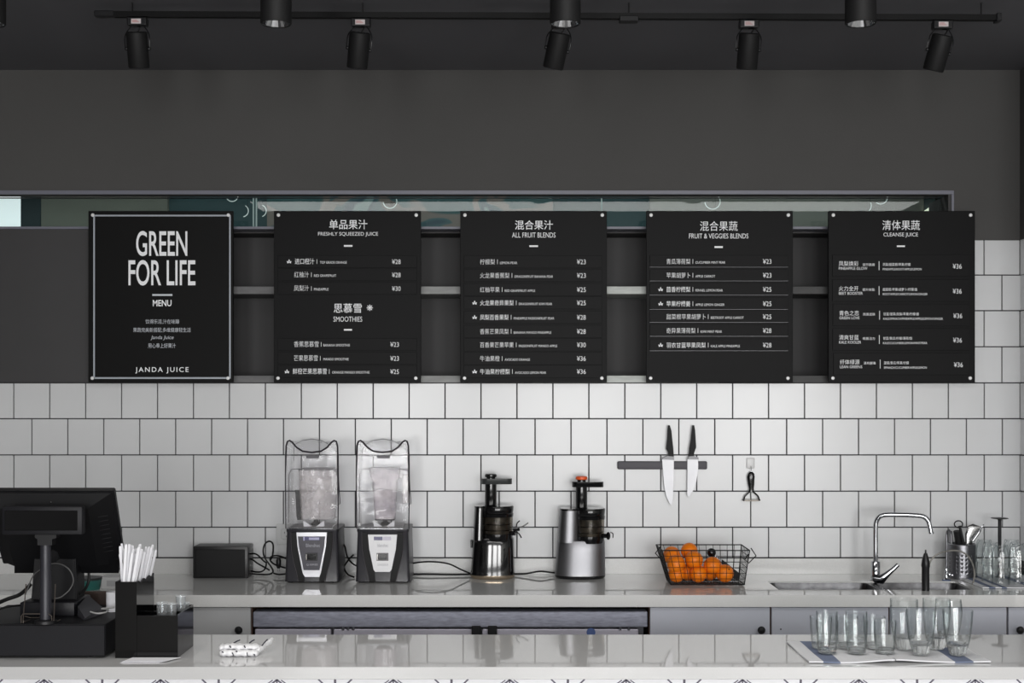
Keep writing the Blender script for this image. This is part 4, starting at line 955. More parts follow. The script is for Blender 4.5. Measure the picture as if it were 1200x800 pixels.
OR = [(793, 676.2, 5.275, 'at the bottom left of the basket', 10.0), (818.5, 676, 5.275, 'at the bottom middle of the basket', 10.3), (849.3, 675.3, 5.28, 'at the bottom right, beside the black wedge', 10.6),
      (792.3, 660.8, 5.265, 'on the left, middle of the front pile', 10.8), (813.3, 655.8, 5.28, 'second layer, right of the left pile', 10.6), (835, 662.7, 5.285, 'second layer on the right, under the black knob', 10.6),
      (807.7, 645.5, 5.345, 'topmost at the back, standing above the rim', 9.8), (788.3, 652.8, 5.315, 'back left, half hidden by the front left one', 10.0), (787, 649.5, 5.355, 'furthest back in the left corner', 9.8),
      (805.5, 671, 5.335, 'low and behind, between the two left bottom ones', 9.8), (832, 674.5, 5.335, 'low and behind, between middle and right bottom ones', 9.8)]
for (x, y, d, wh, r) in OR:
    c = P(x, y, d); R = r*d/F; c.z = max(c.z, zb+.0025+R)
    t = thing('orange', 'whole orange '+wh, 'orange', c, 'oranges in the wire basket')
    b = BM(); ball(b, (0, 0, 0), R, 1.01, 1, .97, 24, 16)
    rot = Matrix.Rotation(random.uniform(0, 6), 4, 'Z') @ Matrix.Rotation(random.uniform(.4, 2.6), 4, 'X'); xform(b, Matrix.Translation(c) @ rot); obj('peel', b, M_ORANGE, t, True)
    b = BM(); lathe(b, [(.0035, 0), (.003, .0012), (.001, .001)], (0, 0, R*.965), 8); xform(b, Matrix.Translation(c) @ rot); obj('stem_button', b, mat('stem_brown', (90, 60, 20), .8), t)
# tamper with ball knob + wedge
t = thing('tamper', 'clear plastic tamper with a round black knob standing in the basket', 'tamper', P(834, 660, 5.36))
b = BM(); ball(b, P(833.7, 647.3, 5.355), .0185, u=18, v=12); obj('knob', b, M_BLACKG, t, True)
b = BM(); A = P(838, 651, 5.36); B = P(862, 679, 5.345); tube(b, [A, B], .0085, 12); obj('rod', b, M_CLEAR, t, True)
t = thing('plastic_scraper', 'flat black plastic wedge lying in the right end of the basket', 'utensil', P(857, 668, 5.31))
b = BM(); d = 5.315; q = [(846.5, 655.5), (868, 672.5), (864, 679.5), (859.5, 677.5), (857.5, 668.5), (849, 663.5), (845.8, 660.5)]
prism(b, [(PX(x, d), PZ(y, d)) for x, y in q][::-1], d-D0, d-D0+.012, .0015); obj('blade', b, M_BLACKM, t)

# tap
d = 5.40; Zt = lambda y: PZ(y, d); Xt = lambda x: PX(x, d); yy = d-D0
t = thing('mixer_tap', 'tall chrome mixer tap with a squared swan neck over the sink', 'tap', (Xt(1026), yy, ZB))
b = BM(); lathe(b, [(.024, 0), (.024, .004), (.0185, .006), (.0185, .075), (.016, .078), (.010, .079)], (Xt(1026), yy, ZB), 28); obj('base', b, M_CHROME, t, True)
b = BM(); pts = [(1026, 658), (1026, 640), (1026, 618), (1027, 610.5), (1030.5, 605), (1037, 602.8), (1050, 602.3), (1070, 602.6), (1078, 604), (1082.5, 608.5), (1084.2, 615), (1085.6, 623)]
tube(b, [Vector((Xt(x), yy-(.06*max(0, (x-1026)/60)), Zt(y))) for x, y in pts], .0098, 16, smooth=4); obj('spout', b, M_CHROME, t, True)
b = BM(); q = Vector((Xt(1085.7), yy-.0605, Zt(623.3))); lathe(b, [(.0105, 0), (.0105, .006)], q, 16); obj('aerator', b, M_CHROME, t, True)
b = BM(); tube(b, [Vector((Xt(1024), yy-.012, Zt(677))), Vector((Xt(1031), yy-.03, Zt(677.5))), Vector((Xt(1036), yy-.035, Zt(672))), Vector((Xt(1043), yy-.04, Zt(665.5))), Vector((Xt(1049), yy-.04, Zt(660)))], [.02, .019, .013, .0095, .009], 14); obj('lever', b, M_CHROME, t, True)
# black soap dispenser / brush
d = 5.115; yy = d-D0
t = thing('spray_bottle', 'slim black dispenser standing at the front of the sink', 'dispenser', (PX(1084.7, d), yy, ZB))
b = BM(); H = lambda y: PZ(y, d)
lathe(b, [(.0145, ZB), (.0145, H(665)), (.0165, H(663)), (.0145, H(657)), (.009, H(650.5)), (.006, H(648))], (PX(1084.7, d), yy, 0), 20); obj('bottle', b, M_BLACK, t, True)
b = BM(); lathe(b, [(.0035, H(650)), (.003, H(644))], (PX(1084.7, d), yy, 0), 10); obj('nozzle', b, M_BLACK, t, True)
# filter tap
d = 5.40; yy = d-D0; X = lambda x: PX(x, d); Z = lambda y: PZ(y, d)
t = thing('filter_tap', 'small chrome filter tap with a thin upright pipe beside the utensil holder', 'tap', (X(1109), yy, ZB))
b = BM(); lathe(b, [(.014, 0), (.014, .003), (.009, .006), (.009, .034), (.007, .04), (.007, .05), (.004, .052)], (X(1109), yy, ZB), 16); obj('base', b, M_CHROME, t, True)
b = BM(); lathe(b, [(.017, 0), (.017, .0028)], (X(1109), yy, ZB), 16); obj('blue_ring', b, mat('ring_blue', (58, 84, 130), .5), t)
b = BM(); tube(b, [Vector((X(1109), yy, ZB+.05)), Vector((X(1109.5), yy, Z(640))), Vector((X(1109.6), yy, Z(624))), Vector((X(1111), yy-.01, Z(620.5))), Vector((X(1113), yy-.02, Z(624)))], .0038, 10, smooth=4); obj('pipe', b, M_STEEL, t, True)
b = BM(); ball(b, (X(1111), yy-.014, ZB+.026), .011, u=14, v=10); tube(b, [(X(1111), yy-.014, ZB+.026), (X(1115), yy-.02, ZB+.022)], .004, 8); obj('valve', b, M_CHROME, t, True)
# clear hose
hz = cable([P(1088, 663, 5.30), P(1092, 655, 5.30), P(1100, 648.5, 5.30), P(1112, 645.3, 5.31), P(1124, 645.5, 5.32), P(1134, 651, 5.32), P(1140, 661, 5.31), P(1142, 673, 5.29), P(1139.5, 686, 5.27)], 'clear bent plastic hose arching in front of the utensil holder', .0035, thin_glass('hose_clear', (170, 170, 165), 1.5, .15, haze=.5, hazec=(215, 212, 205)), name='clear_hose', cat='hose')
# utensil holder
d = 5.47; yy = d-D0; X = lambda x: PX(x, d); Z = lambda y: PZ(y, d)
R = 16.2*d/F
t = thing('utensil_holder', 'perforated stainless steel utensil cup beside the inverted glasses', 'utensil holder', (X(1126.5), yy, ZB))
b = BM(); n = 80; z0, z1 = ZB, Z(636.5); nz = 26
grid = []
hc = X(1126.5)
for iz in range(nz+1):
    grid.append([b.verts.new((hc+R*math.cos(2*math.pi*i/n), yy+R*math.sin(2*math.pi*i/n), z0+(z1-z0)*iz/nz)) for i in range(n)])
for iz in range(nz):
    for i in range(n):
        hole = (iz in (5, 8, 11, 14, 17)) and (i % 4 == 0) and (i % 20 != 8)
        q = (grid[iz][i], grid[iz][(i+1) % n], grid[iz+1][(i+1) % n], grid[iz+1][i])
        if not hole: b.faces.new(q)
b.faces.new(grid[0][::-1])
o = obj('cup', b, M_STEEL, t, True)
md = o.modifiers.new('th', 'SOLIDIFY'); md.thickness = .001
b = BM(); tube(b, [(hc+R*math.cos(a), yy+R*math.sin(a), z1) for a in [2*math.pi*k/32 for k in range(32)]], .0016, 6, closed=True); obj('rim', b, M_CHROME, t, True)
b = BM(); lathe(b, [(R*.9, z0+.001), (R*.9, z1-.03)], (hc, yy, 0), 20, cap=False); obj('liner', b, mat('liner_dark', (40, 40, 42), .6), t)
# utensils
def uten(name, label, bm, m, base): 
    t = thing(name, label, 'utensil', base, 'utensils in the perforated cup'); obj('shaft', bm, m, t, True); return t
b = BM(); tube(b, [P(1127, 665, 5.46), P(1123.5, 640, 5.45), P(1122, 622, 5.44)], [.004, .011, .017], 12)
u = uten('serving_spoon', 'black spoon with a ring end standing in the steel cup', b, M_BLACKM, P(1127, 665, 5.46))
b = BM(); c = P(1123.2, 614, 5.44); tube(b, [c+Vector((math.cos(a)*.017, 0, math.sin(a)*.014)) for a in [2*math.pi*k/20 for k in range(20)]], .0026, 8, closed=True); obj('ring_end', b, M_BLACKM, u, True)
b = BM(); tube(b, [P(1130, 665, 5.44), P(1129, 636, 5.43), P(1124.5, 616, 5.43)], [.004, .006, .0055], 10); uten('black_spatula', 'black narrow spatula handle leaning left in the steel cup', b, M_BLACKM, P(1130, 665, 5.44))
b = BM(); tube(b, [P(1117, 665, 5.47), P(1115, 640, 5.47), P(1114, 622, 5.47)], [.004, .006, .007], 10); uten('steel_tongs', 'pale steel handle at the left side of the steel cup', b, M_SILVER, P(1117, 665, 5.47))
b = BM(); rings = []
for (x, y, r) in ((1131, 650, 1.2), (1133, 640, 3), (1136, 630, 7), (1140, 622, 8.5), (1145, 618, 6.5), (1149, 617.5, 2)):
    c = P(x, y, 5.46); rr_ = r*5.46/F; rings.append([c+Vector((math.cos(a)*rr_*.75, -.35*rr_*abs(math.cos(a)), math.sin(a)*rr_*.95)) if 0 else c+Vector((math.cos(a)*rr_*.7, math.sin(a)*.006, -math.cos(a)*rr_*.7)) for a in [2*math.pi*k/14 for k in range(14)]])
loft(b, rings); u = uten('slotted_ladle', 'large steel spoon leaning right out of the steel cup', b, mat('spoon_steel', (150, 150, 150), .2, metal=.9), P(1131, 650, 5.46))
b = BM(); tube(b, [P(1140, 634, 5.45), P(1147, 624, 5.45), P(1151, 616.5, 5.45), P(1153, 614.5, 5.45)], .0018, 6, smooth=3); obj('rim_edge', b, M_CHROME, u, True)
b = BM(); p = P(1171.5, 607, 5.46); lathe(b, [(.001, .004), (.034, .0015), (.036, 0), (.030, -.002), (.008, -.005), (.007, -.012), (.007, -(p.z-ZB)+.012), (.02, -(p.z-ZB)+.006), (.02, -(p.z-ZB)+.0005)], p, 24)
t = thing('coffee_plunger', 'black plunger rod with a flat disc top behind the inverted glasses', 'plunger', (p.x, p.y, ZB)); obj('plunger', b, M_BLACK, t, True)

# towels (drying) on the back worktop under the inverted glasses
def towel(name, label, x0, x1, y0, y1, z, stripes, rot=0, seed=0, corner=None):
    t = thing(name, label, 'towel', ((x0+x1)/2, (y0+y1)/2, z), 'striped towels on the counters')
    cx, cy = (x0+x1)/2, (y0+y1)/2
    def part(xa, xb, m, nm, zz, lift=True):
        b = BM(); nx = max(2, int(abs(xb-xa)/.01)); ny = 14; g0 = []; g1 = []
        rnd = random.Random(seed)
        def h(x, y):
            u = (x-x0)/(x1-x0); v = (y-y0)/(y1-y0)
            hh = .0012*math.sin(u*9+seed)*math.sin(v*7+seed*2)+.0014
            if corner:
                for (cu, cv, am) in corner: hh += am*math.exp(-(((u-cu)/.22)**2+((v-cv)/.22)**2))
            return hh
        for (off, gg) in ((0, g0), (.004, g1)):
            for i in range(nx+1):
                for j in range(ny+1):
                    x = xa+(xb-xa)*i/nx; y = y0+(y1-y0)*j/ny
                    gg.append(b.verts.new((x, y, z+zz+h(x, y)+off)))
        for gg, fl in ((g0, True), (g1, False)):
            for i in range(nx):
                for j in range(ny):
                    q = [gg[i*(ny+1)+j], gg[(i+1)*(ny+1)+j], gg[(i+1)*(ny+1)+j+1], gg[i*(ny+1)+j+1]]
                    b.faces.new(q[::-1] if fl else q)
        def edge(idx):
            for a_, c_ in zip(idx[:-1], idx[1:]): b.faces.new((g0[a_], g0[c_], g1[c_], g1[a_]))
        edge([i*(ny+1) for i in range(nx+1)]); edge([i*(ny+1)+ny for i in range(nx+1)][::-1]); edge([j for j in range(ny+1)][::-1]); edge([nx*(ny+1)+j for j in range(ny+1)])
        if rot: xform(b, Matrix.Translation((cx, cy, 0)) @ Matrix.Rotation(math.radians(rot), 4, 'Z') @ Matrix.Translation((-cx, -cy, 0)))
        o = obj(nm, b, m, t, True, angle=60)
        return o
    cur = x0
    for (xa, xb) in stripes:
        if xa > cur: part(cur, xa, M_CLOTH, 'cloth', 0)
        part(xa, xb, M_BLUE, 'blue_stripe', 0); cur = xb
    if cur < x1: part(cur, x1, M_CLOTH, 'cloth', 0)
    return t
XA = .855
towel('striped_towel', 'white towel with a blue stripe under the ribbed tumblers', .852, 1.098, -1.805, -1.49, ZF+.0002, [(.893, .942)], seed=1, corner=[(1, 0, .007)])
towel('striped_towel', 'white towel with a blue stripe under the tall faceted glasses', 1.103, 1.375, -1.80, -1.59, ZF+.0002, [(1.272, 1.325)], seed=2, corner=[(0, 0, .007)])
towel('striped_towel', 'blue and white towel under the inverted glasses beside the sink', 1.835, 2.13, -.44, -.06, ZB+.0002, [(1.86, 1.885), (1.91, 1.93), (2.02, 2.05)], seed=3)

# tumblers
def ribbed():
    H = .0955; seg = 64
    fac = lambda a, z: 1+(.03*math.cos(a*20) if .008 < z < .078 else 0)
    p = [(.0235, 0), (.0262, .002), (.0275, .012), (.0290, .035), (.0310, .060), (.0325, .078), (.0328, .084), (.0331, .0955)]
    inner = [(.0318, .0955), (.0312, .084), (.0295, .060), (.0272, .035), (.0255, .0145)]
    p = [q for q in p if q[1] >= .012]
    b = BM(); rings = []
    for i, (r, z) in enumerate(p+inner):
        k = 1 if i < len(p) else 0
        rings.append([((r*(fac(a, z) if k else 1))*math.cos(a), (r*(fac(a, z) if k else 1))*math.sin(a), z) for a in [2*math.pi*j/seg for j in range(seg)]])
    loft(b, rings, cap=False); return b
def ribbed_base():
    b = BM(); lathe(b, [(.0235, 0), (.0262, .002), (.0273, .0115), (.0255, .0135), (.02, .0120), (.001, .0115)], seg=40); return b
def faceted_base(H, R):
    seg = 36; b = BM(); rings = []; k = H/.132
    for r, z in [(.020, 0), (.0225, .002), (.028, .018), (.0325, .0345), (.030, .0355), (.022, .031), (.001, .028)]:
        amp = .13 if z < .0345 else .02
        rings.append([((r*(1-amp*(1-abs(math.cos(a*4.5)))))*math.cos(a), (r*(1-amp*(1-abs(math.cos(a*4.5)))))*math.sin(a), z*k) for a in [2*math.pi*j/seg for j in range(seg)]])
    loft(b, rings); return b
def faceted(H=.132, R=.0425):
    p = [(.020, 0), (.0225, .002), (.028, .018), (.034, .040), (.0385, .065), (.0412, .095), (R, H)]
    inner = [(R-.0015, H), (.0395, .095), (.0362, .065), (.0325, .0365)]
    p = [(.0328, .0352)]+[q for q in p if q[1] > .036]
    seg = 48; b = BM(); rings = []
    for i, (r, z) in enumerate(p+inner):
        amp = .05*max(0, 1-z/(H*.62)) if i < len(p) else 0
        rings.append([((r*(1-amp*(1-abs(math.cos(a*4.5)))))*math.cos(a), (r*(1-amp*(1-abs(math.cos(a*4.5)))))*math.sin(a), z*(H/.132 if z < H else 1)) for a in [2*math.pi*j/seg for j in range(seg)]])
    loft(b, rings, cap=False); return b
ZT = ZF+.0088
protoA = None
for (x, y, wh) in [(969.3, 770, 'front row, left'), (1003.7, 770, 'front row, middle'), (1037, 770, 'front row, right'), (962, 764, 'second row, left'), (992.3, 764, 'second row, middle'), (1024.4, 764, 'second row, right'), (969, 757.5, 'back row, left'), (1003.5, 757.5, 'back row, right')]:
    d = F*(EYE-ZF)/(y-HY)-.0+.024
    loc = Vector((PX(x, d), d-D0, ZT))
    if protoA is None:
        protoA = thing('ribbed_tumbler', '', 'glass', loc, 'ribbed tumblers on the towel'); g_ = ribbed(); bmesh.ops.translate(g_, vec=loc, verts=g_.verts[:]); obj('glass_wall', g_, M_GLASS, protoA, True, angle=60); g_ = ribbed_base(); bmesh.ops.translate(g_, vec=loc, verts=g_.verts[:]); obj('glass_base', g_, M_BASE, protoA, True); t = protoA
    else: t = copy_tree(protoA); t.location = loc
    t['label'] = 'short clear ribbed tumbler on the striped towel, '+wh
for (x, y, H, R, wh) in [(1079, 771.5, .132, .0425, 'front left of the five'), (1122.3, 772, .132, .0435, 'front right of the five'), (1059.3, 765, .150, .0405, 'back left, behind the ribbed tumblers'), (1097.5, 764.5, .150, .0405, 'back middle, tallest behind the front pair'), (1111.5, 759, .137, .038, 'back right, mostly hidden')]:
    d = F*(EYE-ZF)/(y-HY)+.022
    loc = Vector((PX(x, d), d-D0, ZT-.0012 if y > 760 else ZT-.001)); 
    t = thing('faceted_glass', 'tall clear glass with a heavy faceted base, '+wh, 'glass', loc, 'tall faceted glasses on the towel')
    g_ = faceted(H, R); bmesh.ops.translate(g_, vec=loc, verts=g_.verts[:]); obj('glass_wall', g_, M_GLASS, t, True, angle=35); g_ = faceted_base(H, R); bmesh.ops.translate(g_, vec=loc, verts=g_.verts[:]); obj('glass_base', g_, M_BASE, t, True, angle=20)
# inverted glasses on the back worktop
def inverted(H=.175):
    seg = 40
    p = [(.033, 0), (.0335, .004), (.0315, .045), (.0290, .062), (.0350, .066), (.0345, .070), (.0325, .12), (.0290, H-.008), (.026, H)]
    inner = [(.020, H-.006), (.026, H-.016), (.030, .12), (.0322, .070), (.027, .062), (.0295, .045), (.0315, .003)]
    b = BM(); rings = []
    for i, (r, z) in enumerate(p+inner+[p[0]]):
        f = lambda a: 1+(.03*math.cos(9*a) if i < len(p) and z < H-.01 else 0)
        rings.append([((r*f(a))*math.cos(a), (r*f(a))*math.sin(a), z) for a in [2*math.pi*j/seg for j in range(seg)]])
    loft(b, rings, cap=False)
    return b
pr = None
for (x, ztp, d, wh) in [(1172.5, 638, 5.24, 'front one, left of the pair nearest'), (1192.5, 636, 5.26, 'front one at the right frame edge'), (1161, 635, 5.34, 'second row, beside the steel cup'), (1153.5, 632, 5.43, 'furthest left, touching the steel cup'), (1185.5, 632, 5.40, 'back row, right of the plunger')]:
    loc = Vector((PX(x, d), d-D0, ZB+.0062)); H = PZ(ztp, d)-loc.z
    t = thing('inverted_glass', 'tall clear upside-down glass, '+wh, 'glass', loc, 'inverted glasses by the sink')
    g_ = inverted(H); bmesh.ops.translate(g_, vec=loc, verts=g_.verts[:]); obj('glass_body', g_, M_GLASS, t, True, angle=50)

# ------------------------------------------------------------------ front counter things, left
dr = thing('cash_drawer', 'wide black metal cash drawer under the till screen', 'cash drawer', P(40, 771, 3.95))
d = 3.868; y0 = d-D0; y1 = DFB-D0-.03; zd = ZF+.006; zt = PZ(731, d)
Xr = PX(122.8, d)
b = BM(); box(b, Xr-.42, Xr, y0+.004, y1, zd, zt, .002); obj('casing', b, mat('drawer_black', (17, 17, 20), .5, spec=.25), dr)
b = BM(); box(b, Xr-.416, Xr-.001, y0-.001, y0+.005, zd+.002, zt-.004, .001); obj('drawer_front', b, mat('drawer_front', (22, 22, 26), .5, spec=.25), dr)
for fx in (Xr-.05, Xr-.37):
    for fy in (y0+.04, y1-.04):
        b = BM(); lathe(b, [(.010, 0), (.012, .0065)], (fx, fy, ZF+.0002), 12); obj('foot', b, M_BLACKM, dr)
ZD = zt
# till
till = thing('till_screen', 'black touch-screen till seen from behind on the cash drawer', 'till', P(60, 722, 4.05))
# stand base + column
b = BM(); box(b, PX(23, 4.0), PX(87, 4.0), 4.0-D0, 4.16-D0, ZD+.0002, PZ(705.5, 4.0), .004, 2); obj('stand_base', b, mat('stand_black', (20, 20, 24), .45, spec=.3), till, True)
b = BM(); prism(b, [(PX(36, 4.06), PZ(706, 4.06)), (PX(40, 4.06), PZ(655, 4.06)), (PX(88.5, 4.06), PZ(655, 4.06)), (PX(89.5, 4.06), PZ(706, 4.06))][::-1], 4.06-D0, 4.14-D0, .003); obj('stand_column', b, mat('stand_black2', (16, 16, 19), .5, spec=.3), till)
# monitor slab: tilted quad with thickness
TLc, TRc, BRc, BLc = P(-22, 578.5, 3.93), P(132.5, 578.5, 3.93), P(145, 664, 4.10), P(2, 664, 4.10)
nrm = ((TRc-TLc).cross(BLc-TLc)).normalized()
if nrm.y < 0: nrm = -nrm
def quad3(b, c4, off0, off1, bev=.003):
    r0 = [q+nrm*off0 for q in c4]; r1 = [q+nrm*off1 for q in c4]
    loft(b, [r0, r1]); bmesh.ops.bevel(b, geom=b.edges[:], offset=bev, segments=2, affect='EDGES')
b = BM(); quad3(b, [TLc, TRc, BRc, BLc], .012, .032); obj('bezel', b, mat('monitor_black', (15, 15, 18), .5, spec=.3), till, True)
def mixq(u, v): return TLc.lerp(TRc, u).lerp(BLc.lerp(BRc, u), v)
# chamfered back shell
b = BM(); o4 = [mixq(.02, .02), mixq(.98, .02), mixq(.985, .98), mixq(.02, .98)]; i4 = [mixq(.12, .16), mixq(.80, .16), mixq(.80, .95), mixq(.12, .95)]
loft(b, [[q+nrm*.013 for q in o4], [q+nrm*(-.012) for q in i4]]); obj('back_shell', b, mat('monitor_shell', (15, 15, 17), .5, spec=.25), till)
b = BM(); i5 = [mixq(.12, .9), mixq(.97, .9), mixq(.95, 1.09), mixq(.09, 1.09)]; loft(b, [[q+nrm*.026 for q in i5], [q+nrm*.0 for q in i5]]); obj('lower_housing', b, mat('monitor_shell', (15, 15, 17), .5, spec=.25), till)
b = BM(); 
for k in range(9):
    v = .3+k*.06; A = mixq(.83, v)-nrm*.006; B = mixq(.93, v)+nrm*.004; tube(b, [A, B], .0012, 4)
obj('vent_slot', b, mat('vent_grey', (20, 20, 22), .6), till)
q = mixq(.515, .11)-nrm*.0; b = BM(); ball(b, q+nrm*.0, .0045, u=10, v=8); obj('lock_hole', b, M_BLACKG, till)
b = BM(); c = mixq(.5, .6)+nrm*.03; tube(b, [P(62, 660, 4.09), c], .03, 12); obj('hinge', b, M_BLACK, till, True)
# customer display on its own pole
cdp = thing('customer_display', 'small black customer display on a round pole before the till', 'display', P(54, 706, 3.97))
d = 3.86
b = BM(); box(b, PX(2, d), PX(96, d), d-D0, d-D0+.035, PZ(626.5, d), PZ(593.5, d), .004, 2); sh = obj('housing', b, mat('cd_black', (20, 20, 24), .5, spec=.3), cdp, True)
b = BM(); box(b, PX(5.5, d), PX(91, d), d-D0-.0015, d-D0+.002, PZ(621.5, d), PZ(598, d), .001); obj('window', b, M_BLACKG, sh)
b = BM(); prism(b, [(PX(40, d), PZ(626, d)), (PX(65, d), PZ(626, d)), (PX(65, d), PZ(630.5, d)), (PX(60, d), PZ(632, d)), (PX(60, d), PZ(639, d)), (PX(43, d), PZ(639, d)), (PX(43, d), PZ(632, d)), (PX(40, d), PZ(630, d))][::-1], d-D0+.006, d-D0+.04); obj('bracket', b, M_BLACK, cdp)
dp = 3.885; b = BM(); c = P(53.5, 700, dp); lathe(b, [(.0165, ZD+.001), (.0165, PZ(670, dp)), (.0155, PZ(669, dp)), (.0155, PZ(637, dp))], (c.x, c.y, 0), 24); obj('pole', b, mat('pole_grey', (48, 48, 54), .4, metal=.2), cdp, True)
b = BM(); lathe(b, [(.032, 0), (.032, .008), (.018, .012)], (c.x, c.y+.0, ZD+.0003), 24); obj('pole_foot', b, M_BLACK, cdp, True)
cable([P(30, 696, 4.0), P(38, 676, 4.02), P(46, 668, 4.0), P(58, 661, 4.0), P(70, 660.5, 4.0), P(81, 667, 4.0), P(86, 679, 4.0), P(82, 690, 4.0), P(72, 699, 3.98), P(64, 701, 3.97)], 'thin grey cable looped around the customer display pole', .0018, mat('grey_cable', (92, 92, 92), .35), name='thin_cable')
cable([P(-6, 708, 4.05), P(8, 702, 4.05), P(22, 697, 4.06), P(31, 690, 4.06), P(36, 684, 4.06)], 'thick black cable running in from the left frame edge', .006)
cable([P(-6, 716, 4.0), P(6, 711.5, 4.0), P(18, 709.5, 4.02), P(26, 709, 4.04)], 'thin black cable lying on the cash drawer at the left', .003)
cable([P(104, 671, 4.1), P(104, 680, 4.1), P(100, 690, 4.08), P(93, 696, 4.05)], 'black cable dropping from the underside of the till screen', .0045)
# wire stand
t = thing('wire_stand', 'small empty wire card stand on the cash drawer before the pole', 'stand', P(46, 725, 3.88))
b = BM(); M_WIRE = mat('bronze_wire', (110, 102, 96), .3, metal=.8)
d = 3.875
for (xa, xt) in ((25.5, 30.5), (61.5, 65)):
    b = BM(); A = Vector((PX(xa, d), d-D0-.0, ZD+.003)); tube(b, [A+Vector((.006, .05, 0)), A+Vector((.004, 0, 0)), A+Vector((.004, 0, .006)), P(xt, 684, d+.03)], .0016, 6); obj('prong', b, M_WIRE, t)
b = BM(); tube(b, [Vector((PX(25, d), d-D0, ZD+.002)), P(24.8, 722, d), P(27, 719, d), P(57, 719, d), P(60.5, 721.5, d), Vector((PX(61, d), d-D0, ZD+.002))], .0016, 6); tube(b, [P(29, 722, d+.01), P(36, 723.5, d+.01), P(58, 723.5, d+.01)], .0014, 6); obj('front_bar', b, M_WIRE, t)
# card reader wedge
t = thing('card_reader', 'small black wedge-shaped reader lying right of the till stand', 'card reader', P(103, 716, 4.05))
b = BM(); A = P(91, 718, 4.0); loft(b, [[Vector(v) for v in ((PX(91, 4.0), 4.0-D0, ZD+.0005), (PX(99, 3.93), 3.93-D0, ZD+.0005), (PX(121, 4.05), 4.05-D0, ZD+.0005), (PX(110, 4.12), 4.12-D0, ZD+.0005))], [Vector(v) for v in ((PX(91, 4.0), 4.0-D0, ZD+.030), (PX(100, 3.93), 3.93-D0, ZD+.006), (PX(120, 4.05), 4.05-D0, ZD+.020), (PX(103, 4.12), 4.12-D0, ZD+.048))]]); obj('body', b, mat('reader_grey', (58, 58, 62), .45), t)
b = BM(); tube(b, [P(106, 716.5, 3.98), P(114, 718.5, 3.96), P(124, 717, 3.97), P(127, 714, 4.0), P(119, 713, 4.02), P(134, 711.5, 4.02)], .0024, 6, smooth=5); cc = obj('white_cable', b, mat('white_cable', (170, 170, 168), .4), None, True); tag(cc, 'loop of thin white cable beside the black reader', 'cable')
# things behind on the back worktop
d = 5.15
t = thing('teal_tub', 'dark teal tub on the back worktop behind the till', 'tub', P(100, 694, d))
b = BM(); lathe(b, [(.042, ZB), (.048, PZ(680.5, d)), (.050, PZ(679.8, d)), (.050, PZ(678, d)), (.001, PZ(678, d))], (PX(104, d), d-D0, 0), 24, sx=1.0); obj('tub_body', b, mat('teal', (40, 104, 98), .5), t, True)
b = BM(); lathe(b, [(.052, PZ(678.5, d)), (.052, PZ(676, d)), (.001, PZ(676, d))], (PX(104, d), d-D0, 0), 24); obj('lid', b, mat('lid_dark', (36, 38, 40), .5), t, True)
t = thing('white_box', 'small white box on the back worktop behind the straw holder', 'box', P(127, 694, d))
b = BM(); box(b, PX(118.5, d), PX(140, d), d-D0, d-D0+.09, ZB, PZ(676, d), .002); obj('carton', b, mat('box_white', (198, 198, 198), .6), t)
b = BM(); box(b, PX(125, d), PX(137, d), d-D0-.001, d-D0+.001, ZB+.012, PZ(680, d)); obj('label_panel', b, mat('box_grey', (170, 170, 172), .6), t)
t = thing('brown_tray', 'dark brown tray edge behind the till on the counter', 'tray', P(115, 700, 4.22))
d = 4.235; b = BM(); box(b, PX(92, d), PX(150, d), d-D0, d-D0+.02, ZF+.03, PZ(693, d), .004, 2); obj('rim', b, mat('tray_brown', (58, 44, 38), .6), t)
b = BM(); box(b, PX(92, d), PX(150, d), d-D0-.008, d-D0+.018, ZF+.0003, ZF+.0305); obj('side', b, M_BLACKM, t)
t = thing('paper_roll', 'white paper roll standing on the cash drawer, left of the straw holder', 'paper roll', P(132, 712, 4.12))
b = BM(); d = 4.10; lathe(b, [(.022, ZD+.0003), (.022, PZ(693, d)), (.008, PZ(693, d)), (.008, PZ(695, d))], (PX(133, d), d-D0, 0), 24); obj('roll', b, M_PAPER, t, True)

# straw holder (smoked acrylic, two tiers)
M_ACR = mat('smoked_acrylic', (7, 7, 8), .08, spec=.5)
d = 3.872; y0 = d-D0; y1 = y0+.19
XA0, XA1, XA2 = PX(135, d), PX(160, d), PX(208.3, d); zt = PZ(681.5, d); zl = PZ(721, d)
org = thing('straw_organiser', 'glossy black acrylic organiser with a tall straw compartment', 'organiser', ((XA0+XA2)/2, (y0+y1)/2, ZF))
w_ = .003
b = BM(); box(b, XA0, XA1, y0, y0+w_, ZF+.0003, zt, .0005); obj('tall_front', b, M_ACR, org)
b = BM(); box(b, XA0, XA0+w_, y0+w_, y1, ZF+.0003, zt, .0005); box(b, XA0+w_, XA1-w_, y1-w_, y1, ZF+.0003, zt); obj('tall_side', b, M_ACR, org)
b = BM(); n = 16
top = [(y0+w_+(y1-y0-w_)*i/n, zt-.003+.004*math.sin(i*1.25)) for i in range(n+1)]
ring = [(y0+w_, ZF+.0003), (y1, ZF+.0003)]+top[::-1]
va = [b.verts.new((XA1, y, z)) for y, z in ring]; vb = [b.verts.new((XA1-w_, y, z)) for y, z in ring]; b.faces.new(va); b.faces.new(vb[::-1])
for i in range(len(ring)): b.faces.new((va[i], vb[i], vb[(i+1) % len(ring)], va[(i+1) % len(ring)]))
bmesh.ops.recalc_face_normals(b, faces=b.faces[:]); obj('wavy_side', b, M_ACR, org)
b = BM(); box(b, XA1+.0005, XA2, y0, y0+w_, ZF+.0003, zl, .0005); obj('low_front', b, M_ACR, org)
b = BM(); box(b, XA2-w_, XA2, y0+w_, y1, ZF+.0003, zl+.002, .0005); box(b, XA1+.0005, XA2-w_, y1-w_, y1, ZF+.0003, zl+.002); obj('low_side', b, M_ACR, org)
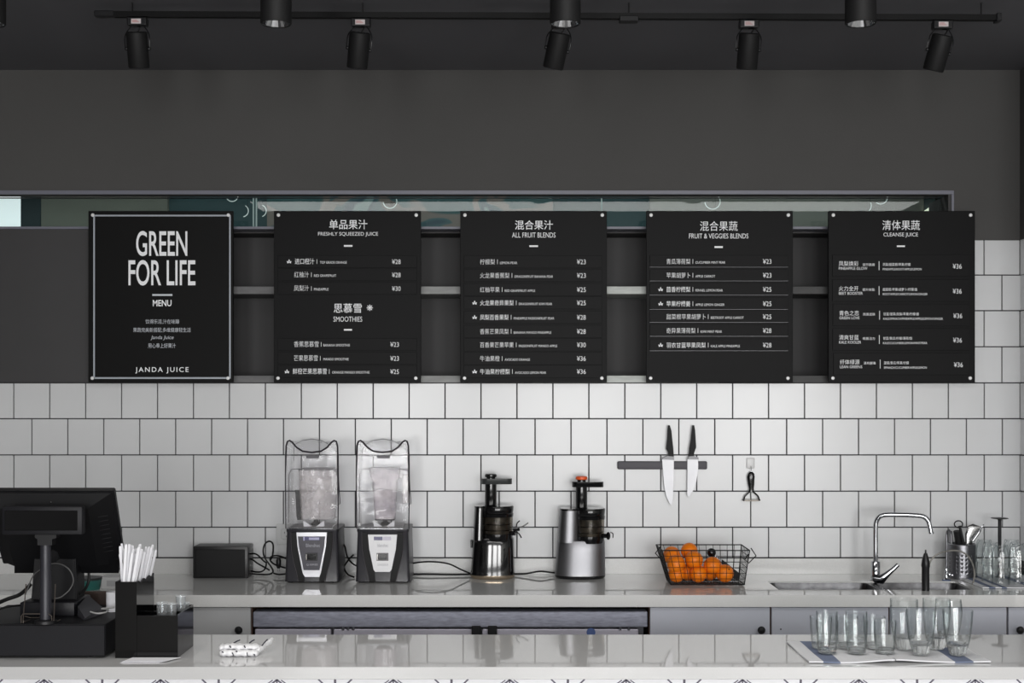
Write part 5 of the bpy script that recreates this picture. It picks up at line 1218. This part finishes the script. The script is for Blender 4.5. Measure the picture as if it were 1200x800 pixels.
b = BM(); box(b, XA1+.001, XA2-w_, y0+w_, y1-w_, ZF+.0003, ZF+.075); obj('false_floor', b, M_BLACKM, org)
b = BM(); box(b, XA1+.0005, XA2-w_-.001, y0+.09, y0+.093, ZF+.075, zl-.002); obj('divider', b, M_ACR, org)
# straws
rnd = random.Random(4)
ps = None
for k in range(76):
    u = k/75
    bxs = XA0+.008+rnd.random()*(XA1-XA0-.016); bys = y0+.010+rnd.random()*(y1-y0-.02)
    dd = bys+D0
    tx = PX(rnd.uniform(137, 192)+(bys-y0)/.19*9, dd)
    
    A = Vector((bxs, bys, ZF+.006)); B = Vector((tx, bys+rnd.uniform(-.006, .004), PZ(rnd.uniform(638, 651), dd)))
    # keep the straw inside the compartment at its mouth
    def clampx(A, B):
        f = (zt-A.z)/(B.z-A.z); xm = A.x+(B.x-A.x)*f
        xm2 = min(max(xm, XA0+.007), XA1-.007)
        return Vector((xm2+(xm2-A.x)*(1-f)/f*1.0, B.y, B.z)) if abs(xm-xm2) > 1e-6 else B
    f = (zt-A.z)/(B.z-A.z)
    # aim: mouth position proportional, base opposite, so that the top lands at B
    xm = XA0+.007+(min(max((B.x-PX(137, dd))/(PX(198, dd)-PX(137, dd)), 0), 1))*(XA1-XA0-.014)
    bx_ = (xm-B.x*f)/(1-f); bx_ = min(max(bx_, XA0+.007), XA1-.007)
    A.x = bx_; B.x = bx_+(xm-bx_)/f
    q = (B-A); L = q.length; ww = .0052
    b = BM(); u_ = Vector((1, rnd.uniform(-.5, .5), 0)).normalized(); v_ = q.normalized().cross(u_).normalized()*.0024
    ring = lambda c, s_: [c+(u_*math.cos(a)*ww+v_*math.sin(a)) * s_ for a in [math.pi/4+2*math.pi*i/4 for i in range(4)]]
    loft(b, [ring(A, .8), ring(A+q*.04, 1), ring(A+q*.95, 1), ring(B, .9), ring(B+q.normalized()*.004, .6)])
    o = obj('wrapped_straw', b, M_PAPER, None)
    tag(o, 'white paper-wrapped straw in the bunch in the tall black compartment', 'straw', 'wrapped straws in the organiser')
# small clear cups in the low tier
for (x, yt_, yb_, dd, r, wh) in [(190, 706, 730, 3.92, .017, 'left, lying low behind the front edge'), (201, 707, 730, 3.93, .016, 'second from the left'), (214.5, 698, 730, 3.985, .0155, 'tallest, at the right end'), (224, 705.5, 730, 4.03, .0095, 'small, furthest right')]:
    cx = min(PX(x, dd), XA2-w_-r-.001); cz0 = ZF+.0755; H = PZ(yt_, dd)-cz0
    t = thing('clear_sample_cup', 'clear plastic sample cup in the low black compartment, '+wh, 'cup', (cx, dd-D0, cz0), 'clear cups in the organiser')
    b = BM(); lathe(b, [(r*.7, 0), (r*.75, .002), (r, H), (r-.001, H), (r*.7-.001, .003), (.001, .003)], (cx, dd-D0, cz0), 20); obj('cup_body', b, thin_glass('cup_clear', (244, 246, 247), 1.5, .05, haze=.12), t, True)
    b = BM(); tube(b, [(cx+r*math.cos(a), dd-D0+r*math.sin(a), cz0+H) for a in [2*math.pi*k/20 for k in range(20)]], .0009, 5, closed=True); obj('lip', b, mat('lip_pale', (205, 208, 210), .2), t)
# receipts
t = thing('receipt_slips', 'flat stack of white paper slips by the organiser at the counter edge', 'paper', P(170, 775, 3.82))
for k in range(4):
    b = BM(); x0, x1 = PX(143+k*.8, 3.82), PX(188+k*2.5, 3.82); yy0 = 3.80-D0+k*.002; yy1 = 3.862-D0
    loft(b, [[(x0, yy0, ZF+.0004+k*.0012), (x1, yy0+.004, ZF+.0004+k*.0012), (x1+.03, yy1, ZF+.0004+k*.0012), (x0+.012, yy1, ZF+.0004+k*.0012)], [(x0, yy0, ZF+.0009+k*.0012), (x1, yy0+.004, ZF+.0009+k*.0012), (x1+.03, yy1, ZF+.0009+k*.0012), (x0+.012, yy1, ZF+.0009+k*.0012)]]); obj('slip', b, M_PAPER, t)

# folded white cloth with dark marks
t = thing('folded_cloth', 'crumpled folded white cloth with dark stitches on the front counter', 'cloth', P(285, 766, 3.93))
def roll(pts, rz, ry, nm, seed, m):
    b = BM(); pts = catmull([Vector(p) for p in pts], 8); rings = []; rn = random.Random(seed)
    for i, p in enumerate(pts):
        k = min(1, .55+min(i, len(pts)-1-i)*.22); jr = 1+.10*math.sin(i*1.7+seed)
        rings.append([p+Vector((0, math.cos(a)*ry*k*jr*(1+.08*math.sin(3*a+i)), math.sin(a)*rz*k*jr*(1+.08*math.sin(4*a+i*.7)))) for a in [2*math.pi*j/14 for j in range(14)]])
    loft(b, rings); return obj(nm, b, m, t, True, angle=80)
M_WRAP = mat('wrap_white', (232, 232, 234), .35, spec=.7, bump=.6, bscale=90)
g = lambda x, d, z: Vector((PX(x, d), d-D0, ZF+z))
roll([g(258, 3.90, .010), g(270, 3.90, .010), g(290, 3.90, .010), g(303, 3.905, .009)], .0095, .016, 'lower_fold', 1, M_WRAP)
roll([g(257, 3.925, .021), g(268, 3.925, .025), g(285, 3.925, .024), g(304, 3.93, .023)], .0085, .020, 'upper_fold', 3, M_WRAP)
roll([g(300, 3.91, .012), g(308, 3.94, .018), g(314, 3.98, .024), g(320, 4.01, .028)], .009, .016, 'loose_end', 5, M_WRAP)
roll([g(262, 3.97, .009), g(280, 3.975, .010), g(300, 3.97, .010)], .0085, .024, 'rear_fold', 8, M_WRAP)
for (xa, da, za, xb, db, zb_) in [(274, 3.945, .031, 281, 3.965, .036), (292.5, 3.945, .031, 298, 3.965, .037), (307, 3.93, .026, 313.5, 3.955, .040), (269, 3.905, .030, 270.5, 3.902, .025), (286, 3.905, .030, 287.5, 3.902, .025), (272, 3.886, .014, 274, 3.885, .005), (289.5, 3.886, .014, 290, 3.885, .005), (276, 3.884, .0185, 278, 3.884, .0165), (260, 3.887, .016, 262, 3.885, .013), (297, 3.884, .0085, 299, 3.884, .006)]:
    b = BM(); tube(b, [g(xa, da, za), g((xa+xb)/2, (da+db)/2, (za+zb_)/2+.001), g(xb, db, zb_)], .0018, 6); obj('dark_stitch', b, mat('stitch_dark', (38, 38, 52), .6), t)
